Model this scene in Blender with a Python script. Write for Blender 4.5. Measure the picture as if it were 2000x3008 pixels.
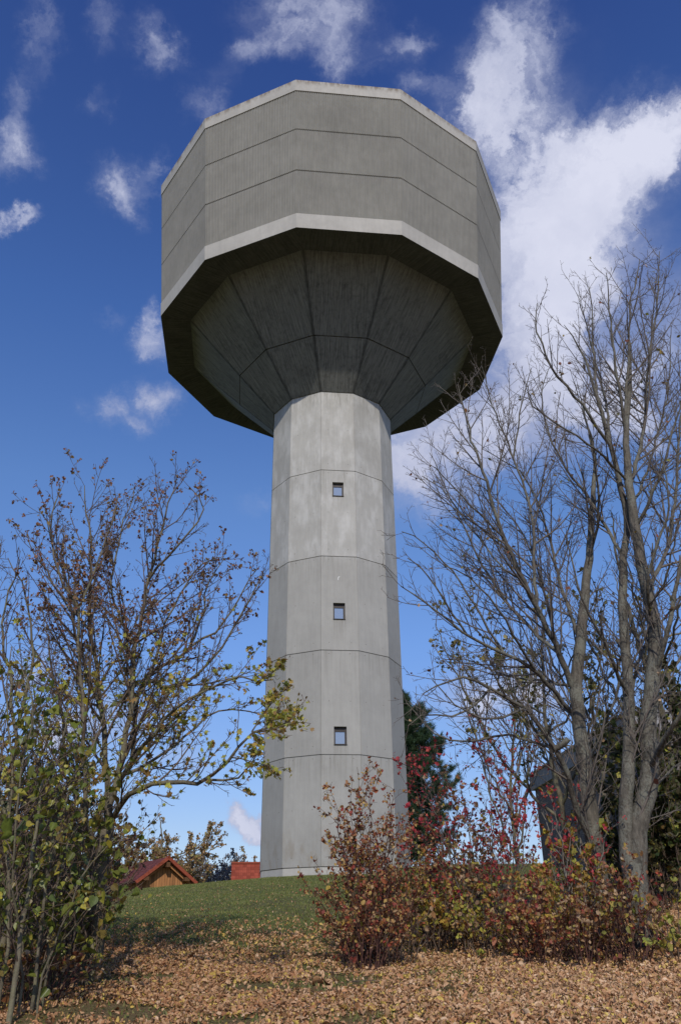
import bpy, math
import numpy as np
from mathutils import Matrix, Vector
R_ = math.radians
scene = bpy.context.scene
for o in list(bpy.data.objects): bpy.data.objects.remove(o)

# ------------------------------------------------------------------ camera
CAM_Y = -46.649
F_PX = 2404.877                      # focal length in pixels of the 2000 px wide photograph
PITCH, YAW, ROLL = 0.4767116, 0.0117366, -0.0120631
_cy, _sy = math.cos(YAW), math.sin(YAW)
FWD = Vector((_sy*math.cos(PITCH), _cy*math.cos(PITCH), math.sin(PITCH)))
_rt = Vector((_cy, -_sy, 0)); _up = _rt.cross(FWD)
RT = _rt*math.cos(ROLL) + _up*math.sin(ROLL); UP = -_rt*math.sin(ROLL) + _up*math.cos(ROLL)
CAM = Vector((0, CAM_Y, 0))
cd = bpy.data.cameras.new('camera'); cam = bpy.data.objects.new('camera', cd)
scene.collection.objects.link(cam); scene.camera = cam
cd.sensor_fit = 'VERTICAL'; cd.sensor_height = 24.0; cd.lens = F_PX/3008*24.0
cd.clip_start = 0.1; cd.clip_end = 8000
m3 = Matrix((RT, UP, -FWD)).transposed()
cam.matrix_world = Matrix.Translation(CAM) @ m3.to_4x4()

# ------------------------------------------------------------------ light, sky, exposure
SUN_EL, SUN_AZ = R_(36.3), R_(2)       # azimuth measured from straight behind the camera, minus = from its left
scene.view_settings.view_transform = 'Standard'; scene.view_settings.look = 'None'
scene.view_settings.exposure = 0.0; scene.view_settings.gamma = 1.0
tosun = Vector((math.sin(SUN_AZ)*math.cos(SUN_EL), -math.cos(SUN_AZ)*math.cos(SUN_EL), math.sin(SUN_EL)))
sl = bpy.data.lights.new('sun', 'SUN'); sl.energy = 3.1; sl.angle = R_(0.53); sl.color = (1.0, 0.94, 0.85)
so = bpy.data.objects.new('sun', sl); scene.collection.objects.link(so)
so.rotation_euler = (-tosun).to_track_quat('-Z', 'Y').to_euler()

def ray(px, py):
    return (RT*((px-1000)/F_PX) + UP*((1504-py)/F_PX) + FWD).normalized()
def P(px, py, d):
    """point of the place seen at (px, py) whose distance north of the camera is d metres"""
    r = ray(px, py); return np.array(CAM + r*(d/r.y))

w = bpy.data.worlds.new('World'); scene.world = w; w.use_nodes = True
def build_sky():
    nt = w.node_tree; nt.nodes.clear(); N = nt.nodes.new; Lk = nt.links.new
    out = N('ShaderNodeOutputWorld'); bg = N('ShaderNodeBackground'); Lk(bg.outputs[0], out.inputs[0])
    sky = N('ShaderNodeTexSky'); sky.sky_type = 'NISHITA'; sky.sun_disc = False
    sky.sun_elevation = SUN_EL
    sky.sun_rotation = math.atan2(tosun.x, tosun.y)
    sky.air_density = 1.0; sky.dust_density = 0.3; sky.ozone_density = 3.0; sky.altitude = 400
    tc = N('ShaderNodeTexCoord'); D = tc.outputs['Generated']
    def math_(op, a, b=None, c=None, clamp=False):
        n = N('ShaderNodeMath'); n.operation = op; n.use_clamp = clamp
        for i, v in enumerate((a, b, c)):
            if v is None: continue
            if isinstance(v, (int, float)): n.inputs[i].default_value = v
            else: Lk(v, n.inputs[i])
        return n.outputs[0]
    def dot(v, vec):
        n = N('ShaderNodeVectorMath'); n.operation = 'DOT_PRODUCT'; Lk(v, n.inputs[0]); n.inputs[1].default_value = vec
        return n.outputs['Value']
    # cloudless part: the physical sky, a little deeper in blue
    hs = N('ShaderNodeMix'); hs.data_type = 'RGBA'; hs.blend_type = 'MULTIPLY'; hs.inputs['Factor'].default_value = 1
    Lk(sky.outputs[0], hs.inputs['A'])
    el = dot(D, (0, 0, 1))
    rp = N('ShaderNodeValToRGB'); Lk(el, rp.inputs[0])
    stops = SKY_STOPS
    e = rp.color_ramp.elements; e[0].position = stops[0][0]; e[0].color = (*stops[0][1], 1)
    e[1].position = stops[-1][0]; e[1].color = (*stops[-1][1], 1)
    for s in stops[1:-1]:
        k = e.new(s[0]); k.color = (*s[1], 1)
    sc = N('ShaderNodeVectorMath'); sc.operation = 'SCALE'; sc.inputs['Scale'].default_value = 2.0; Lk(rp.outputs[0], sc.inputs[0]); Lk(sc.outputs[0], hs.inputs['B'])
    # warp the direction so that cloud outlines are ragged
    nz = N('ShaderNodeTexNoise'); Lk(D, nz.inputs['Vector']); nz.inputs['Scale'].default_value = 5.0
    nz.inputs['Detail'].default_value = 10; nz.inputs['Roughness'].default_value = 0.68
    sub = N('ShaderNodeVectorMath'); sub.operation = 'SUBTRACT'; Lk(nz.outputs['Color'], sub.inputs[0]); sub.inputs[1].default_value = (.5, .5, .5)
    mad = N('ShaderNodeVectorMath'); mad.operation = 'MULTIPLY_ADD'; Lk(sub.outputs[0], mad.inputs[0]); mad.inputs[1].default_value = (.17, .17, .17); Lk(D, mad.inputs[2])
    W = mad.outputs[0]
    acc = None
    for (bx, by, ra, rb, rot, wt) in CLOUDS:
        sx, sy2 = bx*1.27551, by*1.27551
        c = ray(sx, sy2)
        a = (ray(sx+20, sy2)-c); a = (a - c*a.dot(c)); ka = a.length/20; a.normalize()
        b = (ray(sx, sy2-20)-c); b = (b - c*b.dot(c)); b = b - a*b.dot(a); kb = b.length/20; b.normalize()
        cr, sr = math.cos(R_(rot)), math.sin(R_(rot)); a2 = a*cr + b*sr; b2 = b*cr - a*sr
        k = (ka+kb)/2*1.27551
        p = dot(W, a2/(ra*k)); q = dot(W, b2/(rb*k))
        s = math_('MULTIPLY', p, p); s = math_('MULTIPLY_ADD', q, q, s)
        g = math_('POWER', 0.3679, s)
        acc = math_('MULTIPLY', g, wt) if acc is None else math_('MULTIPLY_ADD', g, wt, acc)
    n2 = N('ShaderNodeTexNoise'); Lk(W, n2.inputs['Vector']); n2.inputs['Scale'].default_value = 12.0
    n2.inputs['Detail'].default_value = 12; n2.inputs['Roughness'].default_value = 0.60; n2.inputs['Distortion'].default_value = 0.5
    n3 = N('ShaderNodeTexNoise'); Lk(W, n3.inputs['Vector']); n3.inputs['Scale'].default_value = 3.6
    n3.inputs['Detail'].default_value = 5; n3.inputs['Roughness'].default_value = 0.55
    f = math_('MULTIPLY_ADD', n2.outputs[0], 3.0, -0.76)
    f = math_('MULTIPLY_ADD', n3.outputs[0], 0.8, math_('ADD', f, -0.4))
    den = math_('MULTIPLY', acc, math_('MAXIMUM', f, 0.0))
    mr = N('ShaderNodeMapRange'); mr.interpolation_type = 'SMOOTHSTEP'; Lk(den, mr.inputs[0])
    mr.inputs['From Min'].default_value = 0.03; mr.inputs['From Max'].default_value = 0.98
    mr.inputs['To Max'].default_value = 0.97
    va = None
    for (bx, by, ra, rb, wt) in VEILS:
        sx, sy2 = bx*1.27551, by*1.27551; c = ray(sx, sy2)
        a = (ray(sx+20, sy2)-c); ka = a.length/20; a = (a-c*a.dot(c)).normalized(); b = c.cross(a)
        k = ka*1.27551; p = dot(W, a/(ra*k)); q = dot(W, b/(rb*k)); s = math_('MULTIPLY_ADD', q, q, math_('MULTIPLY', p, p)); g = math_('POWER', 0.3679, s)
        va = math_('MULTIPLY', g, wt) if va is None else math_('MULTIPLY_ADD', g, wt, va)
    veil = math_('MULTIPLY', va, math_('MULTIPLY_ADD', n3.outputs[0], 1.6, .2), None, True); veil = math_('MINIMUM', math_('MULTIPLY', veil, 1.2), .88)
    above = math_('MULTIPLY', math_('MAXIMUM', mr.outputs[0], veil), math_('GREATER_THAN', el, 0.0))
    cr_ = N('ShaderNodeMapRange'); Lk(math_('ADD', math_('MULTIPLY', math_('MINIMUM', den, 1.6), .42), math_('MULTIPLY_ADD', n3.outputs[0], 2.2, -1.0)), cr_.inputs[0]); cr_.inputs['From Min'].default_value = 0.1; cr_.inputs['From Max'].default_value = 1.0
    cm = N('ShaderNodeMix'); cm.data_type = 'RGBA'; Lk(cr_.outputs[0], cm.inputs['Factor'])
    cm.inputs['A'].default_value = (3.9, 4.3, 6.1, 1); cm.inputs['B'].default_value = (7.3, 7.5, 8.9, 1)
    mx = N('ShaderNodeMix'); mx.data_type = 'RGBA'; Lk(above, mx.inputs['Factor'])
    Lk(hs.outputs['Result'], mx.inputs['A']); Lk(cm.outputs['Result'], mx.inputs['B'])
    Lk(mx.outputs['Result'], bg.inputs[0]); bg.inputs[1].default_value = 0.1
SKY_STOPS = [(0.0, (.42,.41,.48)), (.107, (.44,.435,.51)), (.31, (.50,.58,.74)), (.47, (.52,.63,.80)), (.643, (.385,.53,.80)), (.85, (.265,.36,.66)), (1.0, (.24,.33,.62))]
# clouds: centre, radii, tilt and weight (direction of each cloud seen from the hill)
CLOUDS = [
 (1190,110,95,120,-10,.9),(1120,200,90,90,0,.75),(1200,20,50,50,0,.5),(1150,290,110,60,0,.6),(1240,330,130,90,0,.7),(1480,250,90,60,0,.7),
 (1500,340,110,70,0,.85),(1400,330,90,70,0,.8),(1290,430,150,110,0,1.0),(1230,560,120,110,0,1.3),(1330,560,120,110,0,1.0),(1400,470,60,80,0,.6),
 (1200,680,110,110,0,1.3),(1220,800,110,90,0,1.2),(1240,900,170,80,0,1.0),(1150,990,150,80,0,1.0),(1000,1020,140,75,0,.85),(980,1110,110,60,0,.6),(1060,1180,120,50,0,.4),(930,960,60,60,0,.6),
 (1180,1060,90,50,0,.5),(1390,900,90,60,0,.8),(1500,980,100,70,0,.75),(1330,700,90,80,0,.8),(1480,620,50,50,0,.35),(1540,420,60,70,30,.9),(1560,300,60,50,0,.8),(1565,690,28,22,0,.9),(1450,850,60,40,0,.5),(1540,820,50,40,0,.55),
 (680,20,130,80,0,.85),(600,120,120,40,10,.5),(780,140,70,50,-40,.6),(920,110,70,50,30,.5),(980,200,50,30,0,.35),
 (90,110,40,80,10,.45),(60,230,40,60,0,.38),(230,50,45,70,0,.40),(350,80,50,70,0,.38),(280,220,40,40,0,.3),(50,340,70,50,20,.6),(40,492,42,20,10,.6),(300,450,48,70,15,.75),(360,380,20,60,0,.4),
 (440,230,50,50,-40,.45),(350,90,35,40,0,.25),(320,740,28,45,10,.6),(345,800,50,35,0,.65),(235,735,28,25,0,.25),(270,960,60,42,10,.7),(370,915,52,40,10,.75),(330,1000,40,30,0,.5),
 (562,1884,46,26,-6,2.6),(600,1897,34,22,0,1.8),(250,1640,130,50,0,.8),(400,1770,90,35,10,.45),(60,1560,80,50,0,.6),(1130,1600,85,45,10,1.0),(1230,1640,90,50,0,.9),(1060,1640,50,25,0,.5),
 (590,1170,60,30,0,.2),(925,1530,25,15,0,.3),(160,1700,100,50,0,.7)]
VEILS = [(1000,1010,130,90,.62),(1130,930,150,110,.7),(1250,1010,120,80,.4),(1400,880,150,110,.42),(1330,640,130,130,.5),(1480,400,110,90,.45),(960,1120,90,70,.35),(1540,760,80,120,.35),(1180,250,120,110,.3),(230,1660,160,60,.4),(1120,1600,120,60,.4)]
build_sky()

# ------------------------------------------------------------------ helpers
COL = scene.collection
def tag(o, label=None, cat=None, group=None, kind=None):
    if label: o['label'] = label
    if cat: o['category'] = cat
    if group: o['group'] = group
    if kind: o['kind'] = kind
    return o
def empty(name, loc, label=None, cat=None, group=None):
    o = bpy.data.objects.new(name, None); COL.objects.link(o); o.location = loc; o.empty_display_size = .3
    return tag(o, label, cat, group)
def link(name, me, mat, parent=None, smooth=False):
    for m in (mat if isinstance(mat, (list, tuple)) else [mat]): me.materials.append(m)
    if smooth: me.polygons.foreach_set('use_smooth', np.ones(len(me.polygons), bool))
    o = bpy.data.objects.new(name, me); COL.objects.link(o)
    if parent:
        o.parent = parent; o.matrix_parent_inverse = Matrix.Translation(-parent.location)
    return o
def raw_mesh(name, V, F, mat, parent=None, smooth=False):
    """V (n,3); F list of (m,k) int arrays"""
    me = bpy.data.meshes.new(name); V = np.asarray(V, np.float32)
    loops = np.concatenate([f.ravel() for f in F]).astype(np.int32)
    sizes = np.concatenate([np.full(len(f), f.shape[1], np.int32) for f in F])
    starts = np.concatenate([[0], np.cumsum(sizes)[:-1]]).astype(np.int32)
    me.vertices.add(len(V)); me.vertices.foreach_set('co', V.ravel())
    me.loops.add(len(loops)); me.loops.foreach_set('vertex_index', loops)
    me.polygons.add(len(sizes)); me.polygons.foreach_set('loop_start', starts); me.polygons.foreach_set('loop_total', sizes)
    me.update(calc_edges=True); me.validate()
    return link(name, me, mat, parent, smooth)
class MB:
    """polygon collector: faces with optional uv (metres) and material index"""
    def __init__(s): s.v = []; s.f = []; s.uv = []; s.mi = []
    def face(s, pts, uv=None, mi=0):
        b = len(s.v); s.v += [tuple(p) for p in pts]; s.f.append(tuple(range(b, b+len(pts))))
        s.uv += uv if uv else [(0, 0)]*len(pts); s.mi.append(mi)
    def box(s, c, d, ax=None, mi=0):
        """centre c, size d, ax = three unit axes"""
        ax = ax or ((1,0,0),(0,1,0),(0,0,1)); c = np.array(c, float)
        a = [np.array(ax[i])*d[i]/2 for i in range(3)]
        q = {(i,j,k): c+i*a[0]+j*a[1]+k*a[2] for i in (-1,1) for j in (-1,1) for k in (-1,1)}
        for f in (((-1,-1,-1),(-1,-1,1),(-1,1,1),(-1,1,-1)),((1,-1,-1),(1,1,-1),(1,1,1),(1,-1,1)),((-1,-1,-1),(1,-1,-1),(1,-1,1),(-1,-1,1)),
                  ((-1,1,-1),(-1,1,1),(1,1,1),(1,1,-1)),((-1,-1,-1),(-1,1,-1),(1,1,-1),(1,-1,-1)),((-1,-1,1),(1,-1,1),(1,1,1),(-1,1,1))):
            s.face([q[k] for k in f], mi=mi)
    def build(s, name, mat, parent=None, smooth=False):
        me = bpy.data.meshes.new(name); me.from_pydata([list(map(float, v)) for v in s.v], [], s.f)
        u = me.uv_layers.new(name='uv'); u.data.foreach_set('uv', np.array(s.uv, np.float32).ravel())
        me.polygons.foreach_set('material_index', s.mi)
        return link(name, me, mat, parent, smooth)
def ngon(r, z, n, a0=0., cx=0., cy=0.):
    return [(cx+r*math.sin(a0+2*math.pi*i/n), cy-r*math.cos(a0+2*math.pi*i/n), z) for i in range(n)]

# ------------------------------------------------------------------ materials
class NT:
    def __init__(s, name):
        s.m = bpy.data.materials.new(name); s.m.use_nodes = True; s.t = s.m.node_tree
        s.b = s.t.nodes['Principled BSDF']; s.b.inputs['Roughness'].default_value = .85; s.b.inputs['Specular IOR Level'].default_value = .25
    def n(s, k, **kw):
        x = s.t.nodes.new(k)
        for a, v in kw.items(): setattr(x, a, v)
        return x
    def l(s, a, b): s.t.links.new(a, b)
    def val(s, sock, v):
        if isinstance(v, (int, float, tuple)): sock.default_value = v
        else: s.l(v, sock)
    def math(s, op, a, b=0., c=0., clamp=False):
        x = s.n('ShaderNodeMath', operation=op); x.use_clamp = clamp
        for i, v in enumerate((a, b, c)): s.val(x.inputs[i], v)
        return x.outputs[0]
    def obj(s, scale=(1,1,1)):
        t = s.n('ShaderNodeTexCoord'); m = s.n('ShaderNodeMapping'); m.inputs['Scale'].default_value = scale
        s.l(t.outputs['Object'], m.inputs[0]); return m.outputs[0]
    def geo(s, scale=(1,1,1)):
        t = s.n('ShaderNodeNewGeometry'); m = s.n('ShaderNodeMapping'); m.inputs['Scale'].default_value = scale
        s.l(t.outputs['Position'], m.inputs[0]); return m.outputs[0]
    def noise(s, vec, scale, detail=4, rough=.55, dist=0.):
        x = s.n('ShaderNodeTexNoise'); s.l(vec, x.inputs['Vector']); x.inputs['Scale'].default_value = scale
        x.inputs['Detail'].default_value = detail; x.inputs['Roughness'].default_value = rough; x.inputs['Distortion'].default_value = dist
        return x.outputs[0]
    def rng(s, v, a, b, c=0., d=1., smooth=False):
        x = s.n('ShaderNodeMapRange'); s.l(v, x.inputs[0])
        if smooth: x.interpolation_type = 'SMOOTHSTEP'
        for i, q in zip((1,2,3,4), (a,b,c,d)): x.inputs[i].default_value = q
        return x.outputs[0]
    def ramp(s, v, stops, const=False):
        x = s.n('ShaderNodeValToRGB'); s.l(v, x.inputs[0]); e = x.color_ramp.elements
        if const: x.color_ramp.interpolation = 'CONSTANT'
        e[0].position, e[0].color = stops[0][0], (*stops[0][1], 1); e[1].position, e[1].color = stops[-1][0], (*stops[-1][1], 1)
        for p, c in stops[1:-1]: k = e.new(p); k.color = (*c, 1)
        return x.outputs[0]
    def mix(s, f, a, b, mode='MIX'):
        x = s.n('ShaderNodeMix', data_type='RGBA', blend_type=mode); s.val(x.inputs['Factor'], f)
        for k, v in (('A', a), ('B', b)): s.val(x.inputs[k], (*v, 1) if isinstance(v, tuple) and len(v) == 3 else v)
        return x.outputs['Result']
    def bump(s, h, strength=.3, dist=.02):
        x = s.n('ShaderNodeBump'); x.inputs['Strength'].default_value = strength; x.inputs['Distance'].default_value = dist
        s.l(h, x.inputs['Height']); s.l(x.outputs[0], s.b.inputs['Normal'])
    def col(s, c): s.val(s.b.inputs['Base Color'], (*c, 1) if isinstance(c, tuple) else c)

def concrete(name, base, dirt=.6, light=1.2, boards=True, streak=1., effl=False, rust=False, seam=0.):
    t = NT(name); g = t.geo()
    big = t.noise(g, .35, 4, .6); mid = t.noise(g, 2.2, 5, .6); fine = t.noise(g, 28, 3, .6)
    st = t.noise(t.geo((1, 1, .09)), 5.5, 4, .65)
    c = tuple(base)
    v = t.math('ADD', t.math('MULTIPLY', big, .45), t.math('MULTIPLY', mid, .25))
    v = t.math('ADD', v, t.math('MULTIPLY', st, .30*streak)); v = t.math('ADD', v, t.math('MULTIPLY', fine, .12))
    f = t.rng(v, .38, .74, dirt, light)
    cc = t.mix(1., c, t.n('ShaderNodeCombineColor').outputs[0], 'MULTIPLY')
    comb = t.t.nodes[-1] if False else None
    hsv = t.n('ShaderNodeHueSaturation'); hsv.inputs['Color'].default_value = (*c, 1); t.l(f, hsv.inputs['Value'])
    colr = hsv.outputs[0]
    if effl:   # pale lime bloom washed down from the top of the shaft, with ragged lower edge
        sp = t.n('ShaderNodeSeparateXYZ'); t.l(g, sp.inputs[0])
        zz = t.math('ADD', sp.outputs[2], t.math('MULTIPLY', t.noise(t.geo((1, 1, .3)), .9, 3), 3.5))
        hi = t.rng(zz, 20.5, 21.3, 0, 1, True)
        ef = t.noise(t.geo((1, 1, .45)), 1.3, 6, .62); ef2 = t.noise(t.geo((1, 1, .12)), 9., 4, .6)
        ff = t.math('MULTIPLY', t.rng(t.math('ADD', ef, t.math('MULTIPLY', ef2, .22)), .52, .80, 0, 1, True), hi)
        colr = t.mix(t.math('MULTIPLY', ff, .42), colr, (.56, .55, .52))
        low = t.rng(sp.outputs[2], 3.0, 5.2, 1, 0, True)
        lf = t.math('MULTIPLY', t.rng(t.noise(t.geo((1, 1, .5)), 2.1, 5, .6), .48, .66), low)
        colr = t.mix(t.math('MULTIPLY', lf, .5), colr, (.22, .17, .11))
        top = t.math('MULTIPLY', t.rng(sp.outputs[2], 28.4, 30.7, 0, 1, True), t.rng(ef2, .5, .68))
        colr = t.mix(t.math('MULTIPLY', top, .5), colr, (.16, .15, .13))
    if rust:
        sp = t.n('ShaderNodeSeparateXYZ'); t.l(g, sp.inputs[0])
        top = t.rng(sp.outputs[2], 48.0, 48.5, 0, 1, True)
        rr = t.math('MULTIPLY', top, t.rng(t.noise(t.geo((1, 1, .25)), 3.0, 6, .7), .42, .60))
        colr = t.mix(t.math('MULTIPLY', rr, .75), colr, (.13, .085, .05))
    if effl:
        s4 = t.n('ShaderNodeSeparateXYZ'); t.l(g, s4.inputs[0]); z4 = s4.outputs[2]
        an = t.math('FLOOR', t.math('ADD', t.math('MULTIPLY', t.math('ARCTAN2', s4.outputs[0], t.math('MULTIPLY', s4.outputs[1], -1.)), 6/math.pi), 24-(-0.1638104)*6/math.pi))
        lv = t.math('FLOOR', t.math('MULTIPLY', t.math('SUBTRACT', z4, 2.55), 1/5.59)); cb = t.n('ShaderNodeCombineXYZ'); t.l(an, cb.inputs[0]); t.l(lv, cb.inputs[1])
        wn = t.n('ShaderNodeTexWhiteNoise', noise_dimensions='2D'); t.l(cb.outputs[0], wn.inputs['Vector'])
        h3 = t.n('ShaderNodeHueSaturation'); t.l(colr, h3.inputs['Color']); t.l(t.math('MULTIPLY', t.rng(wn.outputs[0], 0, 1, .94, 1.06), t.math('ADD', .97, t.math('MULTIPLY', t.math('GREATER_THAN', z4, 19.24), .08))), h3.inputs['Value']); colr = h3.outputs[0]
        sn = t.noise(t.geo((1, 1, .05)), 8, 5, .7); acc = None
        for zj in (30.67, 24.93, 19.24, 13.68, 8.17):
            m_ = t.rng(t.math('SUBTRACT', zj, z4), 0., 1.7, 1, 0); m_ = t.math('MULTIPLY', m_, t.math('LESS_THAN', z4, zj)); acc = m_ if acc is None else t.math('ADD', acc, m_)
        colr = t.mix(t.math('MULTIPLY', t.math('MULTIPLY', acc, t.rng(sn, .5, .68)), .45), colr, (.15, .135, .105))
        for (u0, zl) in ((.10, 23.3), (.12, 15.6), (.14, 8.8)):     # drip marks under the window sills
            m_ = t.math('MULTIPLY', t.rng(t.math('SUBTRACT', zl, z4), 0., 1.5, 1, 0), t.math('LESS_THAN', z4, zl)); q = t.math('ABSOLUTE', t.math('SUBTRACT', s4.outputs[0], u0+.25))
            m_ = t.math('MULTIPLY', t.math('MULTIPLY', m_, t.rng(q, .28, .42, 1, 0)), t.math('LESS_THAN', s4.outputs[1], 0.))
            colr = t.mix(t.math('MULTIPLY', t.math('MULTIPLY', m_, t.rng(sn, .42, .6)), .5), colr, (.17, .15, .12))
    if seam:
        s3 = t.n('ShaderNodeSeparateXYZ'); t.l(g, s3.inputs[0]); ang = t.math('ARCTAN2', s3.outputs[0], t.math('MULTIPLY', s3.outputs[1], -1.))
        fr = t.math('FRACT', t.math('ADD', t.math('MULTIPLY', ang, 6/math.pi), 24-(-0.1638104)*6/math.pi))
        rad = t.math('SQRT', t.math('ADD', t.math('POWER', s3.outputs[0], 2.), t.math('POWER', s3.outputs[1], 2.)))
        ed = t.math('MULTIPLY', t.math('MULTIPLY', t.math('MINIMUM', fr, t.math('SUBTRACT', 1., fr)), .5236), rad)
        dirt = t.math('MULTIPLY', t.rng(ed, .03, seam, 1, 0, True), t.rng(t.noise(t.geo((1, 1, .5)), 2.5, 5, .7), .3, .6, .25, .8))
        line = t.rng(ed, .018, .035, .8, 0)
        colr = t.mix(t.math('MAXIMUM', dirt, line), colr, tuple(q*.35 for q in base))
    if boards and boards is not True:      # board marks, leached streaks and dark seams following the formwork
        uvn = t.n('ShaderNodeUVMap').outputs[0]; mp = t.n('ShaderNodeMapping'); mp.inputs['Scale'].default_value = (9, .35, 1); t.l(uvn, mp.inputs[0])
        sn = t.noise(mp.outputs[0], 1.6, 5, .7); h2 = t.n('ShaderNodeHueSaturation'); t.l(colr, h2.inputs['Color']); t.l(t.rng(sn, .32, .68, .55, 1.5), h2.inputs['Value']); colr = h2.outputs[0]
    t.col(colr)
    h = fine
    if boards:
        uv = t.n('ShaderNodeUVMap'); wv = t.n('ShaderNodeTexWave'); wv.wave_type = 'BANDS'; wv.bands_direction = 'X'
        t.l(uv.outputs[0], wv.inputs['Vector']); wv.inputs['Scale'].default_value = 3.2; wv.inputs['Distortion'].default_value = .6; wv.inputs['Detail'].default_value = 2
        h = t.math('ADD', t.math('MULTIPLY', wv.outputs[1], boards if boards is not True else .35), fine)
    t.bump(h, .35, .012)
    return t.m
def plain(name, c, rough=.7, metal=0., nscale=6., amp=.25, stretch=(1,1,1)):
    t = NT(name); v = t.noise(t.geo(stretch), nscale, 4, .6)
    hsv = t.n('ShaderNodeHueSaturation'); hsv.inputs['Color'].default_value = (*c, 1); t.l(t.rng(v, .3, .7, 1-amp, 1+amp), hsv.inputs['Value'])
    t.col(hsv.outputs[0]); t.b.inputs['Roughness'].default_value = rough; t.b.inputs['Metallic'].default_value = metal
    t.bump(v, .2, .01); return t.m
M = {}
M['shaft'] = concrete('shaft_concrete', (.345, .332, .300), .84, 1.14, True, 1., effl=True)
M['tank'] = concrete('ribbed_concrete', (.212, .205, .182), .80, 1.22, False, 1.2)
M['fascia'] = concrete('smooth_concrete', (.46, .437, .39), .78, 1.12, False, .8, rust=True)
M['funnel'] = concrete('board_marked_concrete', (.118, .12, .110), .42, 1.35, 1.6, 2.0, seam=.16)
M['soffit'] = concrete('shade_darkened_concrete', (.085, .08, .07), .6, 1.3, 1.0, 1.)  # shade of the downward-facing soffit is put into this darker colour
M['frame'] = plain('dark_window_frame', (.045, .036, .032), .5)
t = NT('window_glass'); t.col((.42, .41, .39)); t.b.inputs['Roughness'].default_value = .06; t.b.inputs['Specular IOR Level'].default_value = .9; t.b.inputs['Metallic'].default_value = .75; M['glass'] = t.m
M['hole'] = plain('tie_hole_dark', (.11, .10, .09))  # plain dark tone of the tie hole discs
M['paint'] = plain('white_scrape', (.7, .7, .68))
M['wood'] = None
def wood(name, c, sc=6.5, c2=None):
    t = NT(name); uv = t.n('ShaderNodeUVMap').outputs[0]
    sx = t.n('ShaderNodeSeparateXYZ'); t.l(uv, sx.inputs[0])
    cell = t.math('FLOOR', t.math('MULTIPLY', sx.outputs[0], sc)); wn = t.n('ShaderNodeTexWhiteNoise', noise_dimensions='1D'); t.l(cell, wn.inputs['W'])
    fr = t.math('FRACT', t.math('MULTIPLY', sx.outputs[0], sc)); gap = t.math('LESS_THAN', fr, .14)
    gr = t.noise(t.geo((8, 8, 1)), 3, 4)
    hsv = t.n('ShaderNodeHueSaturation'); hsv.inputs['Color'].default_value = (*c, 1)
    t.l(t.math('ADD', t.rng(wn.outputs[0], 0, 1, .65, 1.2), t.rng(gr, .3, .7, -.15, .15)), hsv.inputs['Value'])
    t.col(t.mix(t.math('MULTIPLY', gap, .75), hsv.outputs[0], (.03, .02, .012))); return t.m
M['wood'] = wood('vertical_boards', (.38, .175, .068))
def tiles(name, c, sx_=4.2, sy_=3.4):
    t = NT(name); uv = t.n('ShaderNodeUVMap').outputs[0]; s = t.n('ShaderNodeSeparateXYZ'); t.l(uv, s.inputs[0])
    u = t.math('MULTIPLY', s.outputs[0], sx_); v = t.math('MULTIPLY', s.outputs[1], sy_)
    cu = t.math('FLOOR', u); cv = t.math('FLOOR', v); wn = t.n('ShaderNodeTexWhiteNoise', noise_dimensions='2D')
    cb = t.n('ShaderNodeCombineXYZ'); t.l(cu, cb.inputs[0]); t.l(cv, cb.inputs[1]); t.l(cb.outputs[0], wn.inputs['Vector'])
    fu = t.math('FRACT', u); fv = t.math('FRACT', v)
    e = t.math('MAXIMUM', t.math('LESS_THAN', fu, .16), t.math('LESS_THAN', fv, .14))
    hsv = t.n('ShaderNodeHueSaturation'); hsv.inputs['Color'].default_value = (*c, 1); t.l(t.rng(wn.outputs[0], 0, 1, .75, 1.2), hsv.inputs['Value'])
    t.col(t.mix(t.math('MULTIPLY', e, .28), hsv.outputs[0], (c[0]*.25, c[1]*.25, c[2]*.25))); t.b.inputs['Roughness'].default_value = .9; t.b.inputs['Specular IOR Level'].default_value = .1
    t.bump(t.math('ADD', t.math('SINE', t.math('MULTIPLY', u, 6.283)), fv), .6, .03); return t.m
M['tile_dark'] = tiles('dark_red_tiles', (.15, .05, .045)); M['tile_red'] = tiles('bright_red_tiles', (.30, .07, .042), 3.6, 2.9); M['tile_edge'] = plain('orange_verge_tiles', (.26, .06, .03))
M['render_wall'] = plain('pale_render', (.5, .47, .42))
def brick(name, c, mortar):
    t = NT(name); uv = t.n('ShaderNodeUVMap').outputs[0]; b = t.n('ShaderNodeTexBrick'); t.l(uv, b.inputs['Vector'])
    b.inputs['Color1'].default_value = (*c, 1); b.inputs['Color2'].default_value = (c[0]*.7, c[1]*.7, c[2]*.72, 1); b.inputs['Mortar'].default_value = (*mortar, 1)
    b.inputs['Scale'].default_value = 1.; b.inputs['Brick Width'].default_value = .25; b.inputs['Row Height'].default_value = .083; b.inputs['Mortar Size'].default_value = .012
    t.col(b.outputs[0]); t.bump(b.outputs[1], .5, .01); return t.m
M['brick'] = brick('dark_brick', (.20, .172, .155), (.11, .10, .095)); M['cladding'] = plain('grey_fascia', (.25, .24, .235), .7)

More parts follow.
